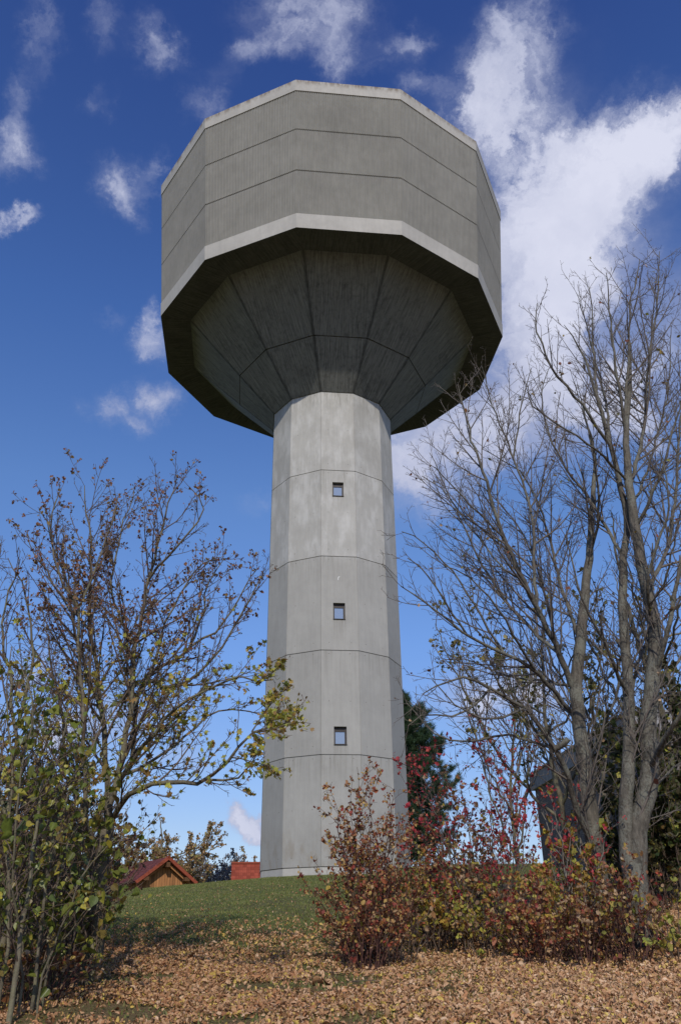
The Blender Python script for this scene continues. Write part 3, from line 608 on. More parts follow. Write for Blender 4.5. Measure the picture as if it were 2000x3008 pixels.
# ------------------------------------------------------------------ plant growing
def unit(v): return v/(np.linalg.norm(v)+1e-9)
def resample(pts, n):
    pts = np.array(pts, float); k = len(pts)
    if k > 2:                                    # Catmull-Rom through the traced points
        e = np.vstack([2*pts[0]-pts[1], pts, 2*pts[-1]-pts[-2]]); out = []
        for i in range(k-1):
            p0, p1, p2, p3 = e[i:i+4]; t = np.linspace(0, 1, 9)[:-1, None]
            out.append(.5*((2*p1)+(-p0+p2)*t+(2*p0-5*p1+4*p2-p3)*t*t+(-p0+3*p1-3*p2+p3)*t**3))
        pts = np.vstack(out+[pts[-1:]])
    s = np.concatenate([[0], np.cumsum(np.linalg.norm(np.diff(pts, axis=0), axis=1))]); q = np.linspace(0, s[-1], n)
    return np.stack([np.interp(q, s, pts[:, i]) for i in range(3)], 1), s[-1]
class Wood:
    """collects limbs; big ones go to the trunk mesh, thin ones to the crown mesh"""
    def __init__(s, seed): s.rng = np.random.default_rng(seed); s.tubes = []; s.tips = []
    def limb(s, pts, r0, r1, wob=.02, per=.25):
        n = max(4, min(40, int(sum(np.linalg.norm(np.array(pts[i+1])-pts[i]) for i in range(len(pts)-1))/per)+2))
        p, L = resample(pts, n); w_ = s.rng.normal(0, wob, (n, 3)); w_[0] = 0; p = p+w_
        t = np.linspace(0, 1, n); r = r1+(r0-r1)*(1-t)**.8
        s.tubes.append((p, r, 0)); return p, r, L
    def branch(s, p0, d, L, r0, r1, n, up, wig, lev):
        d = unit(d); st = L/(n-1); p = [np.array(p0)]; rn = s.rng.normal(0, wig, (n, 3))
        for i in range(n-1):
            d = unit(d+rn[i]+np.array([0, 0, up])); p.append(p[-1]+d*st)
        p = np.array(p); r = r1+(r0-r1)*(1-np.linspace(0, 1, n)); s.tubes.append((p, r, lev)); return p, r
    def grow(s, P_, R__, L, cfg, lev=1):
        if lev-1 >= len(cfg): return
        sp_, t0, ratio, ang, up, wig, n, rmin, lmin, lmax = cfg[lev-1]
        cnt = max(1, int((1-t0)*L/sp_+.5)); ts = t0+(1-t0)*(np.arange(cnt)+s.rng.random(cnt))/cnt
        N_ = len(P_); last = lev == len(cfg)
        for t_ in ts:
            f = t_*(N_-1); i = min(int(f), N_-2); a = f-i; p = P_[i]*(1-a)+P_[i+1]*a; tg = unit(P_[i+1]-P_[i]); rr = R__[i]*(1-a)+R__[i+1]*a
            x = s.rng.normal(0, 1, 3); x = unit(x-tg*np.dot(x, tg)); an = R_(ang*(.65+.7*s.rng.random()))
            d = tg*math.cos(an)+x*math.sin(an)
            l = np.clip(ratio*L*(1.1-.75*t_)*(.6+.7*s.rng.random()), lmin, lmax)
            r0 = min(rr*.72, .0030+l*.0088); r0 = max(r0, rmin); q, qr = s.branch(p, d, l, r0, rmin*.8, n, up, wig, lev)
            if last: s.tips.append(q)
            else: s.grow(q, qr, l, cfg, lev+1)
        if lev > 1 or True: s.tips.append(P_[-2:])
    def meshes(s, parent, trunk_mat, twig_mat, split=1, trunk='trunk', crown='crown', sides=(12, 6, 4, 3, 3)):
        for nm, mat, sel in ((trunk, trunk_mat, lambda l: l < split), (crown, twig_mat, lambda l: l >= split)):
            tb = [t_ for t_ in s.tubes if sel(t_[2])]
            if not tb: continue
            V, F, b = [], [], 0; groups = {}
            for p, r, l in tb: groups.setdefault((len(p), sides[min(l, 4)] if r[0] > .012 else 3), []).append((p, r))
            for (n, k), g in groups.items():
                Pn = np.array([x[0] for x in g]); Rn = np.array([x[1] for x in g]); B = len(g)
                T = np.gradient(Pn, axis=1); T /= np.linalg.norm(T, axis=2, keepdims=True)+1e-9
                ref = np.zeros((B, 1, 3)); mt = np.abs(T.mean(1)); ref[np.arange(B), 0, mt.argmin(1)] = 1
                U = np.cross(T, ref); U /= np.linalg.norm(U, axis=2, keepdims=True)+1e-9; W_ = np.cross(T, U)
                a = np.arange(k)*2*math.pi/k
                ring = Pn[:, :, None]+Rn[:, :, None, None]*(U[:, :, None]*np.cos(a)[None, None, :, None]+W_[:, :, None]*np.sin(a)[None, None, :, None])
                V.append(ring.reshape(-1, 3)); idx = b+np.arange(B*n*k).reshape(B, n, k); j = np.roll(idx, -1, axis=2)
                F.append(np.stack([idx[:, :-1].ravel(), j[:, :-1].ravel(), j[:, 1:].ravel(), idx[:, 1:].ravel()], 1)); b += B*n*k
            raw_mesh(nm, np.concatenate(V), F, mat, parent, True)
def leaf_mesh(name, pos, size, mat, parent, rng, ndir=None, tilt=1.0, lobed=False, droop=0., aspect=.75, curl=1., sig=.25):
    """many separate small leaves in one mesh: each is a folded, slightly curled blade"""
    pos = np.asarray(pos, float); n = len(pos)
    if n == 0: return None
    nrm = rng.normal(0, 1, (n, 3)); 
    if ndir is not None: nrm = nrm*tilt+np.asarray(ndir)
    nrm /= np.linalg.norm(nrm, axis=1, keepdims=True); a = rng.normal(0, 1, (n, 3)); a[:, 2] -= droop; a -= nrm*(a*nrm).sum(1, keepdims=True); a /= np.linalg.norm(a, axis=1, keepdims=True)
    b = np.cross(nrm, a); s = (size*np.exp(rng.normal(0, sig, n)))[:, None]; cu = rng.uniform(-.25, .35, (n, 1))*curl
    if lobed:   # five-pointed maple-like outline as a fan of 9 around the centre
        prof = [(-.5, 0), (-.28, .22), (-.30, .52), (0, .28), (.28, .48), (.25, .16), (.58, 0)]
        prof = prof+[(u, -v) for u, v in prof[-2:0:-1]]
        pts = [pos]+[pos+a*s*u+b*s*v+nrm*s*(cu*(abs(v)+.4*u*u)*1.3) for u, v in prof]
        k = len(prof); V = np.stack(pts, 1).reshape(-1, 3); i0 = np.arange(n)*(k+1)
        F = [np.stack([i0, i0+1+i, i0+1+(i+1) % k], 1) for i in range(k)]
    else:
        w_ = aspect*.5
        pts = [pos-a*s*.5, pos-a*s*.12+b*s*w_+nrm*s*cu*.5, pos+a*s*.28+b*s*w_*.7+nrm*s*cu*.4, pos+a*s*.55-nrm*s*cu*.3, pos+a*s*.28-b*s*w_*.7+nrm*s*cu*.4, pos-a*s*.12-b*s*w_+nrm*s*cu*.5]
        V = np.stack(pts, 1).reshape(-1, 3); i0 = np.arange(n)*6
        F = [np.stack([i0, i0+1, i0+2, i0+3], 1), np.stack([i0, i0+3, i0+4, i0+5], 1)]
    return raw_mesh(name, V, F, mat, parent)
def tip_points(tips, rng, per, jit):
    if not tips: return np.zeros((0, 3))
    out = []
    for q in tips:
        k = rng.poisson(per)
        if k: f = rng.random(k)*(len(q)-1); i = np.minimum(f.astype(int), len(q)-2); a = (f-i)[:, None]; out.append(q[i]*(1-a)+q[i+1]*a)
    if not out: return np.zeros((0, 3))
    p = np.concatenate(out); return p+rng.normal(0, jit, p.shape)
def tr(*pts): return [P(*p) for p in pts]
def at_ground(px, py_top, d):
    """where a plant whose foot is seen around px stands, d metres out"""
    p = P(px, 2600, d); return np.array([p[0], p[1], gz(p[0], p[1])])

# ------------------------------------------------------------------ trees on the right
#        spacing t0 ratio angle up wiggle n rmin lmin lmax
CFG_BARE = [(.24, .10, .36, 34, .05, .045, 9, .0052, .5, 3.0), (.14, .08, .34, 38, .03, .075, 6, .0040, .2, 1.0), (.10, .12, .36, 44, .02, .12, 4, .0032, .08, .34)]
def right_tree_a():
    d = 14.2; foot = at_ground(1752, 0, d)
    t = empty('bare_tree', foot, 'bare grey tree with one trunk and a low bent limb, left of the twin-trunked tree', 'tree', 'big bare trees on the right'); w_ = Wood(11)
    trunk, tr_, L = w_.limb([foot-[0,0,.3]]+tr((1742,2450,d),(1722,2300,d),(1700,2124,d),(1690,2022,d),(1703,1886,d),(1727,1650,d+.2),(1736,1500,d+.4),(1745,1330,d+.5),(1700,1180,d+.3)), .165, .005, .01)
    limbs = [((1692,2040,d),(1642,1920,d-.3),(1575,1785,d-.6),(1534,1703,d-.8),(1480,1581,d-1),(1425,1412,d-1.1),(1380,1270,d-1.1),(1344,1130,d-1.2)),
             ((1575,1785,d-.6),(1568,1700,d-.5),(1561,1513,d-.2),(1507,1344,d),(1452,1208,d+.1),(1415,1075,d)),
             ((1507,1344,d),(1530,1200,d+.2),(1560,1080,d+.4)),
             ((1676,2090,d),(1575,1975,d-.6),(1480,1920,d-1),(1371,1866,d-1.4),(1270,1785,d-1.7),(1175,1722,d-1.8)),
             ((1480,1920,d-1),(1400,1790,d-.9),(1330,1680,d-.8),(1240,1590,d-.7),(1180,1560,d-.7)),
             ((1735,2470,d-.05),(1690,2370,d-.4),(1662,2270,d-.7),(1629,2200,d-.9),(1540,2080,d-1.2),(1439,2022,d-1.5),(1358,1990,d-1.7),(1240,2040,d-1.8)),
             ((1629,2200,d-.9),(1500,2160,d-.7),(1400,2175,d-.5),(1290,2165,d-.3),(1190,2060,d-.2)),
             ((1439,2022,d-1.5),(1350,2100,d-1.4),(1250,2100,d-1.4),(1200,2130,d-1.4)),
             ((1703,1886,d),(1640,1700,d+.6),(1600,1540,d+.8),(1540,1400,d+1),(1420,1320,d+1.2)),
             ((1727,1650,d+.2),(1760,1500,d-.4),(1735,1300,d-.8),(1700,1150,d-1)),
             ((1642,1920,d-.3),(1560,1850,d+.4),(1440,1700,d+.9),(1330,1480,d+1.2),(1260,1330,d+1.2)),
             ((1534,1703,d-.8),(1470,1660,d-.4),(1390,1560,d),(1300,1440,d+.2),(1240,1400,d+.3)),
             ((1722,2250,d),(1780,2120,d-.3),(1830,1950,d-.6),(1850,1800,d-.9)),
             ((1690,2022,d),(1600,2000,d+.7),(1500,1990,d+1.2),(1380,1940,d+1.6),(1290,1940,d+1.7)),
             ((1640,1920,d-.3),(1600,1750,d+.8),(1550,1600,d+1.2),(1470,1480,d+1.5),(1400,1420,d+1.6)),
             ((1480,1581,d-1),(1400,1500,d-1.4),(1330,1430,d-1.6),(1280,1370,d-1.7)),
             ((1371,1866,d-1.4),(1300,1760,d-1.6),(1230,1660,d-1.8),(1195,1640,d-1.8)),
             ((1575,1975,d-.6),(1500,1850,d-1.3),(1440,1760,d-1.6),(1370,1690,d-1.8),(1300,1660,d-1.9)),
             ((1540,2080,d-1.2),(1450,2110,d-1.8),(1350,2080,d-2),(1270,2000,d-2.1)),
             ((1700,2124,d),(1640,2060,d+1),(1560,1900,d+1.5),(1500,1760,d+1.8))]
    r0s = [.045,.03,.03,.04,.03,.04][::-1] and [.085,.05,.03,.06,.035,.085,.035,.03,.055,.045,.05,.03,.04,.04,.045,.03,.03,.04,.03,.04]
    w_.grow(trunk, tr_, L*.55, CFG_BARE)
    for l, r in zip(limbs, r0s):
        p, r_, L = w_.limb(tr(*l), r*.66, .007, .012); w_.grow(p, r_, L, CFG_BARE)
    # the sawn stub of the low limb
    w_.limb(tr((1629,2200,d-.9),(1655,2185,d-1.0),(1668,2170,d-1.05)), .05, .045, .0, .1)
    w_.meshes(t, M['bark_grey'], M['twig_grey'])
    lp = tip_points([q for q in w_.tips if w_.rng.random() < .03], w_.rng, .8, .02); leaf_mesh('foliage', lp, .06, M['lf_mixed'], t, w_.rng, droop=1)
right_tree_a()
def right_tree_b():
    d = 13.4; foot = at_ground(1850, 0, d)
    t = empty('bare_tree', foot, 'tallest bare tree with two thick trunks rising from one base at the right', 'tree', 'big bare trees on the right'); w_ = Wood(12)
    A, ra, La = w_.limb([foot-[0,0,.3]]+tr((1868,2470,d),(1907,2300,d),(1902,2124,d),(1914,1988,d),(1922,1853,d),(1887,1683,d),(1866,1548,d),(1846,1412,d+.1),(1836,1276,d+.2),(1850,1100,d+.3),(1845,950,d+.3)), .175, .005, .01)
    B, rb, Lb = w_.limb([foot-[0,0,.3]]+tr((1838,2470,d),(1842,2300,d-.02),(1846,2056,d+.1),(1832,1853,d+.2),(1829,1649,d+.3),(1839,1514,d+.3),(1792,1310,d),(1750,1160,d-.2),(1710,1039,d-.3),(1656,951,d-.4)), .13, .005, .01)
    limbs = [((1850,1440,d+.1),(1890,1250,d+.4),(1905,1050,d+.6),(1930,880,d+.7),(1934,740,d+.8)),
             ((1836,1276,d+.2),(1810,1100,d-.2),(1790,930,d-.4),(1780,800,d-.5)),
             ((1832,1250,d+.2),(1845,1050,d+.2),(1850,900,d+.1),(1880,760,d+.2)),
             ((1792,1310,d),(1700,1180,d-.5),(1620,1080,d-.8),(1575,960,d-1),(1580,890,d-1)),
             ((1750,1160,d-.2),(1740,1000,d+.2),(1735,880,d+.3),(1728,840,d+.4)),
             ((1792,1310,d),(1770,1150,d+.5),(1720,950,d+.8),(1690,860,d+.9)),
             ((1914,1988,d),(1960,1860,d-.4),(1990,1700,d-.6),(2040,1500,d-.8),(2060,1300,d-1)),
             ((1900,1740,d),(1960,1600,d+.5),(1985,1430,d+.6),(2000,1200,d+.8),(2010,1000,d+.9)),
             ((1866,1548,d),(1930,1420,d-.5),(1970,1280,d-.7),(2010,1130,d-.9)),
             ((1905,2260,d),(1960,2160,d-.8),(2020,2060,d-1.2),(2080,1900,d-1.5)),
             ((1908,2330,d),(1970,2260,d+.4),(2040,2210,d+.7)),
             ((1829,1649,d+.3),(1740,1480,d+.9),(1640,1340,d+1.2),(1590,1180,d+1.4),(1610,1080,d+1.4)),
             ((1846,2056,d+.1),(1780,1900,d-.6),(1700,1740,d-1),(1660,1560,d-1.2)),
             ((1840,1412,d+.1),(1760,1330,d-.5),(1650,1250,d-.9),(1560,1190,d-1.1),(1550,1130,d-1.1)),
             ((1922,1853,d),(1900,1700,d-.8),(1960,1500,d-1.2),(1940,1330,d-1.4)),
             ((1846,2056,d+.1),(1890,1900,d+.8),(1975,1780,d+1.2),(2040,1700,d+1.4)),
             ((1839,1514,d+.3),(1900,1380,d+1),(1960,1150,d+1.3),(1970,960,d+1.4))]
    for l, r in zip(limbs, [.06,.05,.05,.05,.04,.045,.07,.06,.05,.075,.04,.05,.05,.04,.05,.05,.045]):
        p, r_, L = w_.limb(tr(*l), r*.66, .007, .012); w_.grow(p, r_, L, CFG_BARE)
    w_.grow(A, ra, La*.45, CFG_BARE); w_.grow(B, rb, Lb*.45, CFG_BARE)
    w_.meshes(t, M['bark_grey'], M['twig_grey'])
    lp = tip_points([q for q in w_.tips if w_.rng.random() < .03], w_.rng, .8, .02); leaf_mesh('foliage', lp, .07, M['lf_mixed'], t, w_.rng, droop=1)
right_tree_b()

def generic_tree(name, label, cat, foot, H, spread, seed, cfg, barkm, twigm, leafm=None, leaf=.06, per=1., nl=7, r0=.12, lean=(0,0), up0=.75, group=None, keep=1., start=.12, lobed=False, frac=.9):
    t = empty(name, foot, label, cat, group); w_ = Wood(seed); g = w_.rng
    top = foot+np.array([lean[0], lean[1], H*frac])
    p, r_, L = w_.limb([foot-[0,0,.2], foot*.65+top*.35+g.normal(0, .03*H, 3)*[1,1,0], foot*.3+top*.7+g.normal(0, .03*H, 3)*[1,1,0], top], r0, .012, .02)
    w_.grow(p, r_, L*.6, cfg)
    for i in range(nl):
        t0 = start+.6*(i+.5)/nl; f = t0*(len(p)-1); k = int(f); b = p[k]; a = i*2.4+g.random()
        hd = np.array([math.cos(a), math.sin(a), 0])*spread*(.75+.4*g.random()); e = b+hd+[0, 0, (H-(b[2]-foot[2]))*up0*(.75+.3*g.random())]
        mid = b+hd*.55+(e-b)*[0,0,1]*.38
        q, qr, l = w_.limb([b, mid, e], r_[k]*.6, .009, .03); w_.grow(q, qr, l, cfg)
    w_.meshes(t, barkm, twigm)
    if leafm:
        tips = [q for q in w_.tips if g.random() < keep]
        leaf_mesh('foliage', tip_points(tips, g, per, leaf*.6), leaf, leafm, t, g, droop=.6, lobed=lobed)
    return t
CFG_FAR = [(.55, .15, .36, 34, .08, .08, 7, .011, .5, 3.5), (.32, .12, .36, 38, .05, .12, 5, .008, .25, 1.3), (.24, .15, .40, 44, .03, .15, 3, .007, .15, .5)]
f = at_ground(1525, 0, 27)
generic_tree('bare_tree', 'slender upright bare tree standing alone just left of the dark brick building', 'tree', f, 8.6, 1.7, 21, CFG_FAR, M['bark_olive'], M['twig_grey'], M['lf_brown'], .05, .12, 12, .06, up0=.95, start=.06)
f = at_ground(1700, 0, 20)
generic_tree('small_maple', 'small tree with sparse olive yellow leaves behind the two bare trunks', 'tree', f, 7.6, 2.6, 22, CFG_FAR, M['bark_olive'], M['twig_brown'], M['lf_olive'], .10, 3.2, 8, .08, keep=.9, lobed=True)
for i, (px, d, H, s_, lb) in enumerate(((1990, 19, 9.5, 2.6, 'thin bare tree crowding the right edge behind the twin-trunked tree'),
                                 (2120, 18, 8.0, 2.6, 'bare tree just past the right edge whose branches reach into view'), (1800, 30, 8.5, 2.6, 'far bare tree seen between the two big trunks above the brick roof'))):
    f = at_ground(px, 0, d); generic_tree('bare_tree', lb, 'tree', f, H, s_, 30+i, CFG_FAR, M['bark_olive'], M['twig_brown'], M['lf_olive'], .07, .25, 9, .10, up0=.7, group='bare trees at the right edge')

# pine beside the tower
def pine():
    foot = at_ground(1178, 0, 58); H = P(1190, 2060, 58)[2]-foot[2]; t = empty('pine_tree', foot, 'dark green pine standing behind the right side of the tower shaft', 'tree'); w_ = Wood(41); g = w_.rng
    p, r_, L = w_.limb([foot-[0,0,.3], foot+[0,0,H*.5], foot+[0,0,H*.97]], .22, .03, .02); tuft = []; nd = []
    for k in range(150):
        f = .08+.90*(k/150)**.9; z = foot[2]+f*H; a = k*2.4; 
        prof = 4.3*min(1., (1.02-f)**.62*1.25)*(1 if f > .3 else .55+1.5*f)*(.72+.45*g.random())
        d = np.array([math.cos(a), math.sin(a), .28+.3*g.random()])*prof
        b = np.array([foot[0], foot[1], z]); q, qr = w_.branch(b, d, np.linalg.norm(d), .045, .012, 7, .05, .05, 1)
        for j in range(2, 7):
            for _ in range(5):
                dd = unit(g.normal(0, 1, 3)+unit(d)*1.2+[0, 0, .4]); l = .5*(.6+.6*g.random()); qq, _r = w_.branch(q[j], dd, l, .012, .008, 4, .12, .05, 2)
                tuft += [qq[1], qq[2], qq[3]]; nd += [dd]*3
    w_.meshes(t, M['bark_olive'], M['twig_brown'], trunk='trunk', crown='branches')
    tuft = np.array(tuft); nd = np.array(nd); n = 34; pos = np.repeat(tuft, n, 0); ax = np.repeat(nd, n, 0)+g.normal(0, .75, (len(tuft)*n, 3)); ax[:, 2] += .25; ax /= np.linalg.norm(ax, axis=1, keepdims=True)
    L_ = g.uniform(.16, .36, (len(pos), 1)); sd = np.cross(ax, g.normal(0, 1, ax.shape)); sd /= np.linalg.norm(sd, axis=1, keepdims=True)
    pos = pos+g.normal(0, .06, pos.shape); V = np.stack([pos-sd*.012, pos+sd*.012, pos+ax*L_], 1).reshape(-1, 3); i0 = np.arange(len(pos))*3
    raw_mesh('crown', V, [np.stack([i0, i0+1, i0+2], 1)], M['needle'], t)
pine()

# ------------------------------------------------------------------ distant trees on the left
CFG_DIST = [(.8, .12, .40, 38, .06, .10, 6, .03, .6, 4.), (.45, .1, .42, 42, .04, .14, 4, .024, .3, 1.8), (.36, .15, .45, 46, .02, .2, 3, .022, .2, .9)]
f = at_ground(452, 0, 72); H = P(440, 2330, 72)[2]-f[2]
generic_tree('oak_tree', 'broad tree with rusty brown and green leaves standing behind the timber shed', 'tree', f, H, 5.2, 51, CFG_DIST, M['bark_olive'], M['twig_brown'], M['distant'], .17, 9., 14, .22, up0=.62, start=.06, frac=.85)
for i, (px, py, d, s_, lb) in enumerate(((600, 2505, 100, 3.5, 'dark bare tree in the distance just right of the timber shed'), (655, 2528, 110, 3.4, 'low bare tree in the distance between the dark one and the red roof'),
                                     (560, 2540, 95, 3.0, 'small bare tree in the distance touching the right eave of the shed'), (715, 2520, 118, 2.4, 'russet treetop peeping over the bright red roof'))):
    f = at_ground(px, 0, d); H = P(px, py, d)[2]-f[2]
    generic_tree('distant_tree', lb, 'tree', f, H, s_, 60+i, CFG_DIST, M['twig_brown'], M['twig_grey'], M['distant'] if i == 3 else M['distant_dark'], .20, 3.2 if i < 3 else 9., 14, .22, up0=.95, start=.05, group='far trees along the horizon', frac=1.05)
for i, (px, d, H, s_) in enumerate(((60, 38, 8.5, 4.), (190, 44, 8.0, 3.8), (-60, 33, 8., 4.), (300, 52, 7.0, 3.))):
    f = at_ground(px, 0, d); lb = ['middle-distance tree with brown and yellow leaves behind the green shrub at left', 'brown leaved tree behind the large maple trunk', 'brown leaved tree at the far left edge behind the thin stems', 'rust leaved tree left of the shed roof'][i]
    generic_tree('autumn_tree', lb, 'tree', f, H, s_, 70+i, CFG_FAR, M['bark_olive'], M['twig_brown'], M['distant'] if i % 2 else M['lf_brown'], .11, .9, 8, .13, up0=.6, start=.05, group='autumn trees on the left behind the maple')

# ------------------------------------------------------------------ big tree on the left
CFG_LEFT = [(.18, .08, .36, 36, .06, .06, 8, .0048, .4, 2.0), (.125, .08, .36, 40, .03, .09, 5, .0036, .15, .7), (.088, .12, .40, 46, .01, .14, 4, .0032, .06, .26)]
def left_tree():
    d = 11.6; foot = at_ground(282, 0, d)
    t = empty('field_maple', foot, 'large multi-stemmed tree on the left with brown withered leaves and yellow green low branches', 'tree'); w_ = Wood(81); g = w_.rng
    trunk, r_, L = w_.limb([foot-[0,0,.25]]+tr((278,2780,d),(285,2650,d),(300,2530,d),(318,2420,d)), .135, .09, .006)
    limbs = [((318,2430,d),(312,2250,d+.2),(300,2050,d+.4),(262,1850,d+.5),(270,1700,d+.5),(262,1560,d+.4),(245,1430,d+.3)),
             ((318,2430,d),(345,2280,d-.1),(380,2100,d-.1),(400,1900,d),(440,1700,d+.1),(480,1540,d+.1),(520,1400,d+.1)),
             ((335,2330,d),(390,2200,d+.3),(420,2000,d+.6),(560,1900,d+.8),(620,1700,d+.9),(660,1640,d+.9)),
             ((335,2400,d),(385,2330,d-.4),(450,2300,d-.6),(540,2300,d-.8),(610,2290,d-1),(680,2225,d-1.1),(740,2150,d-1.2),(850,2125,d-1.2)),
             ((345,2300,d),(440,2170,d-.5),(520,2080,d-.8),(600,2030,d-1),(700,1990,d-1.1),(780,2010,d-1.2),(800,2000,d-1.2)),
             ((300,2100,d+.4),(230,1900,d),(205,1750,d-.2),(160,1600,d-.3),(120,1500,d-.3)),
             ((290,2600,d),(255,2400,d-.3),(250,2200,d-.4),(240,2000,d-.4),(236,1800,d-.4),(310,1600,d-.3),(350,1460,d-.2)),
             ((380,2100,d-.1),(450,1960,d+.6),(500,1800,d+.9),(600,1650,d+1),(680,1640,d+1)),
             ((420,2000,d+.6),(540,2010,d),(650,1900,d-.2),(720,1780,d-.3),(775,1680,d-.4)),
             ((400,1900,d),(330,1750,d+.6),(350,1600,d+.8),(400,1430,d+.9)),
             ((262,1850,d+.5),(180,1750,d+.9),(100,1620,d+1.1),(80,1560,d+1.1)),
             ((440,1700,d+.1),(540,1580,d-.3),(600,1500,d-.4),(560,1430,d-.4)),
             ((600,2290,d-1),(680,2290,d-1.1),(740,2240,d-1.2),(790,2270,d-1.2)),
             ((345,2280,d-.1),(460,2230,d+.5),(560,2150,d+.9),(650,2080,d+1.1),(770,2100,d+1.2)),
             ((236,1800,d-.4),(170,1680,d-.5),(150,1530,d-.6),(180,1430,d-.6)),
             ((560,1900,d+.8),(640,1850,d+.9),(710,1740,d+.9),(760,1660,d+.8))]
    rs = [.07,.07,.055,.06,.045,.04,.055,.04,.04,.035,.03,.03,.025,.04,.03,.03]
    for l, r in zip(limbs, rs):
        p, rr, L = w_.limb(tr(*l), r*.66, .006, .014); w_.grow(p, rr, L, CFG_LEFT)
    for l, r in ((((740,2150,d-1.2),(790,2080,d-1.2),(830,2030,d-1.1),(838,2010,d-1.1)), .012), (((740,2150,d-1.2),(800,2150,d-1.3),(860,2110,d-1.3),(885,2120,d-1.3)), .012),
                 (((680,2225,d-1.1),(740,2240,d-1.4),(790,2250,d-1.5),(810,2260,d-1.5)), .010), (((770,2100,d+1.2),(800,2120,d+1.1),(850,2080,d+1),(870,2110,d+1)), .010)):
        p, rr, L = w_.limb(tr(*l), r, .004, .01); w_.grow(p, rr, L, CFG_LEFT[1:]); w_.grow(p, rr, L, CFG_LEFT[1:])
    w_.grow(trunk, r_, L*.5, CFG_LEFT)
    w_.meshes(t, M['bark_olive'], M['twig_brown'])
    zc = P(400, 1930, d)[2]
    lo = [q for q in w_.tips if q[0][2] < zc+g.normal(0, .25) ]; hi = [q for q in w_.tips if q[0][2] >= zc+g.normal(0, .25)]
    # leaves hang in clumps, denser toward some twigs
    def clump(tips, f):
        c = g.uniform(-6, 6, (40, 3)); out = []
        for q in tips:
            v = math.sin(q[0][0]*3.1+1)*math.sin(q[0][1]*2.7)*math.sin(q[0][2]*3.3+2)
            if g.random() < f*(1+1.3*v): out.append(q)
        return out
    leaf_mesh('foliage', tip_points(clump(hi, .70), g, 1.7, .02), .043, M['lf_brown'], t, g, droop=1.2)
    xr = P(735, 2200, d-1)[0]; spray = [q for q in w_.tips if q[0][0] > xr-.1 and q[0][2] < zc]
    leaf_mesh('foliage', tip_points(spray, g, 1.9, .03), .055, M['lf_ygreen'], t, g, droop=1, lobed=True)
    leaf_mesh('foliage', tip_points(clump(lo, .55), g, 1.1, .02), .060, M['lf_ygreen'], t, g, droop=1, lobed=True)
left_tree()
def left_thin(px, pts, seed, lab, r, d, leafm=None, keep=.3, leaf=.05):
    foot = at_ground(px, 0, d); t = empty('thin_tree', foot, lab, 'tree'); w_ = Wood(seed)
    for k, l in enumerate(pts):
        p, rr, L = w_.limb(([foot-[0,0,.2]] if k == 0 else [])+tr(*[(a, b, d+c) for a, b, c in l]), r*(1 if k == 0 else .6), .006, .02); w_.grow(p, rr, L*.8, CFG_LEFT)
    w_.meshes(t, M['bark_olive'], M['twig_brown'])
    if leafm: leaf_mesh('foliage', tip_points([q for q in w_.tips if w_.rng.random() < keep], w_.rng, .8, .02), leaf, leafm, t, w_.rng, droop=1)
left_thin(18, [((22,2700,0),(20,2400,.1),(45,2150,.2),(30,1980,.2),(10,1800,.3),(60,1650,.4)), ((45,2150,.2),(90,1950,.5),(80,1750,.6),(20,1640,.6)), ((20,2400,.1),(-40,2100,.3),(-20,1900,.3),(0,1600,.3))], 91, 'thin bare stem tree at the very left edge of the picture', .04, 10.5, M['lf_brown'], .12)
left_thin(120, [((140,2650,0),(160,2350,.2),(190,2150,.4),(150,1950,.5),(130,1800,.6)), ((160,2350,.2),(100,2200,.5),(60,2000,.8))], 92, 'thin grey tree between the left edge and the large maple', .045, 12.6, M['lf_brown'], .2)

# ------------------------------------------------------------------ shrubs
CFG_SHRUB = [(.19, .2, .40, 40, .05, .12, 6, .003, .2, .7), (.10, .1, .42, 45, .02, .18, 4, .0026, .08, .28)]
def shrub(name, label, cat, px, d, H, spread, ns, seed, leafm, leaf=.035, per=1.6, keep=1., twig='twig_brown', cfg=CFG_SHRUB, group=None, r=.010, droop=.5, lobed=False, arch=.5, extra=None, jit=1., basew=.35, tilt=None):
    foot = at_ground(px, 0, d); t = empty(name, foot, label, cat, group); w_ = Wood(seed); g = w_.rng
    for i in range(ns):
        a = i*2.4+g.random(); u = math.sqrt((i+.5)/ns); sp2 = spread*u*(.7+.5*g.random()); hh = H*(1-.45*u*u)*(.5+.7*g.random())
        b = foot+np.array([math.cos(a), math.sin(a), 0])*spread*basew*u; b[2] = gz(b[0], b[1])-.05
        e = b+np.array([math.cos(a)*sp2*(1-basew), math.sin(a)*sp2*(1-basew), hh]); mid = b*.5+e*.5+np.array([-math.cos(a)*sp2, -math.sin(a)*sp2, 0])*.12*arch+[0, 0, hh*.12*arch]
        p, rr, L = w_.limb([b, mid, e], r*(.7+.6*g.random()), .003, .02, .16); w_.grow(p, rr, L, cfg)
    w_.meshes(t, M[twig], M[twig], trunk='stem', crown='branchlets', split=1, sides=(5, 3, 3, 3, 3))
    pts = tip_points([q for q in w_.tips if g.random() < keep], g, per*1.5, .02*jit)
    leaf_mesh('foliage', pts, leaf*1.45, M[leafm], t, g, droop=droop, lobed=lobed)
    if extra:
        pe = tip_points([q for q in w_.tips if g.random() < extra[2]], g, 1.5, .02); leaf_mesh('foliage', pe, extra[1]*1.5, M[extra[0]], t, g, droop=droop)
    return t
SG = 'autumn shrubs in the row on the right'
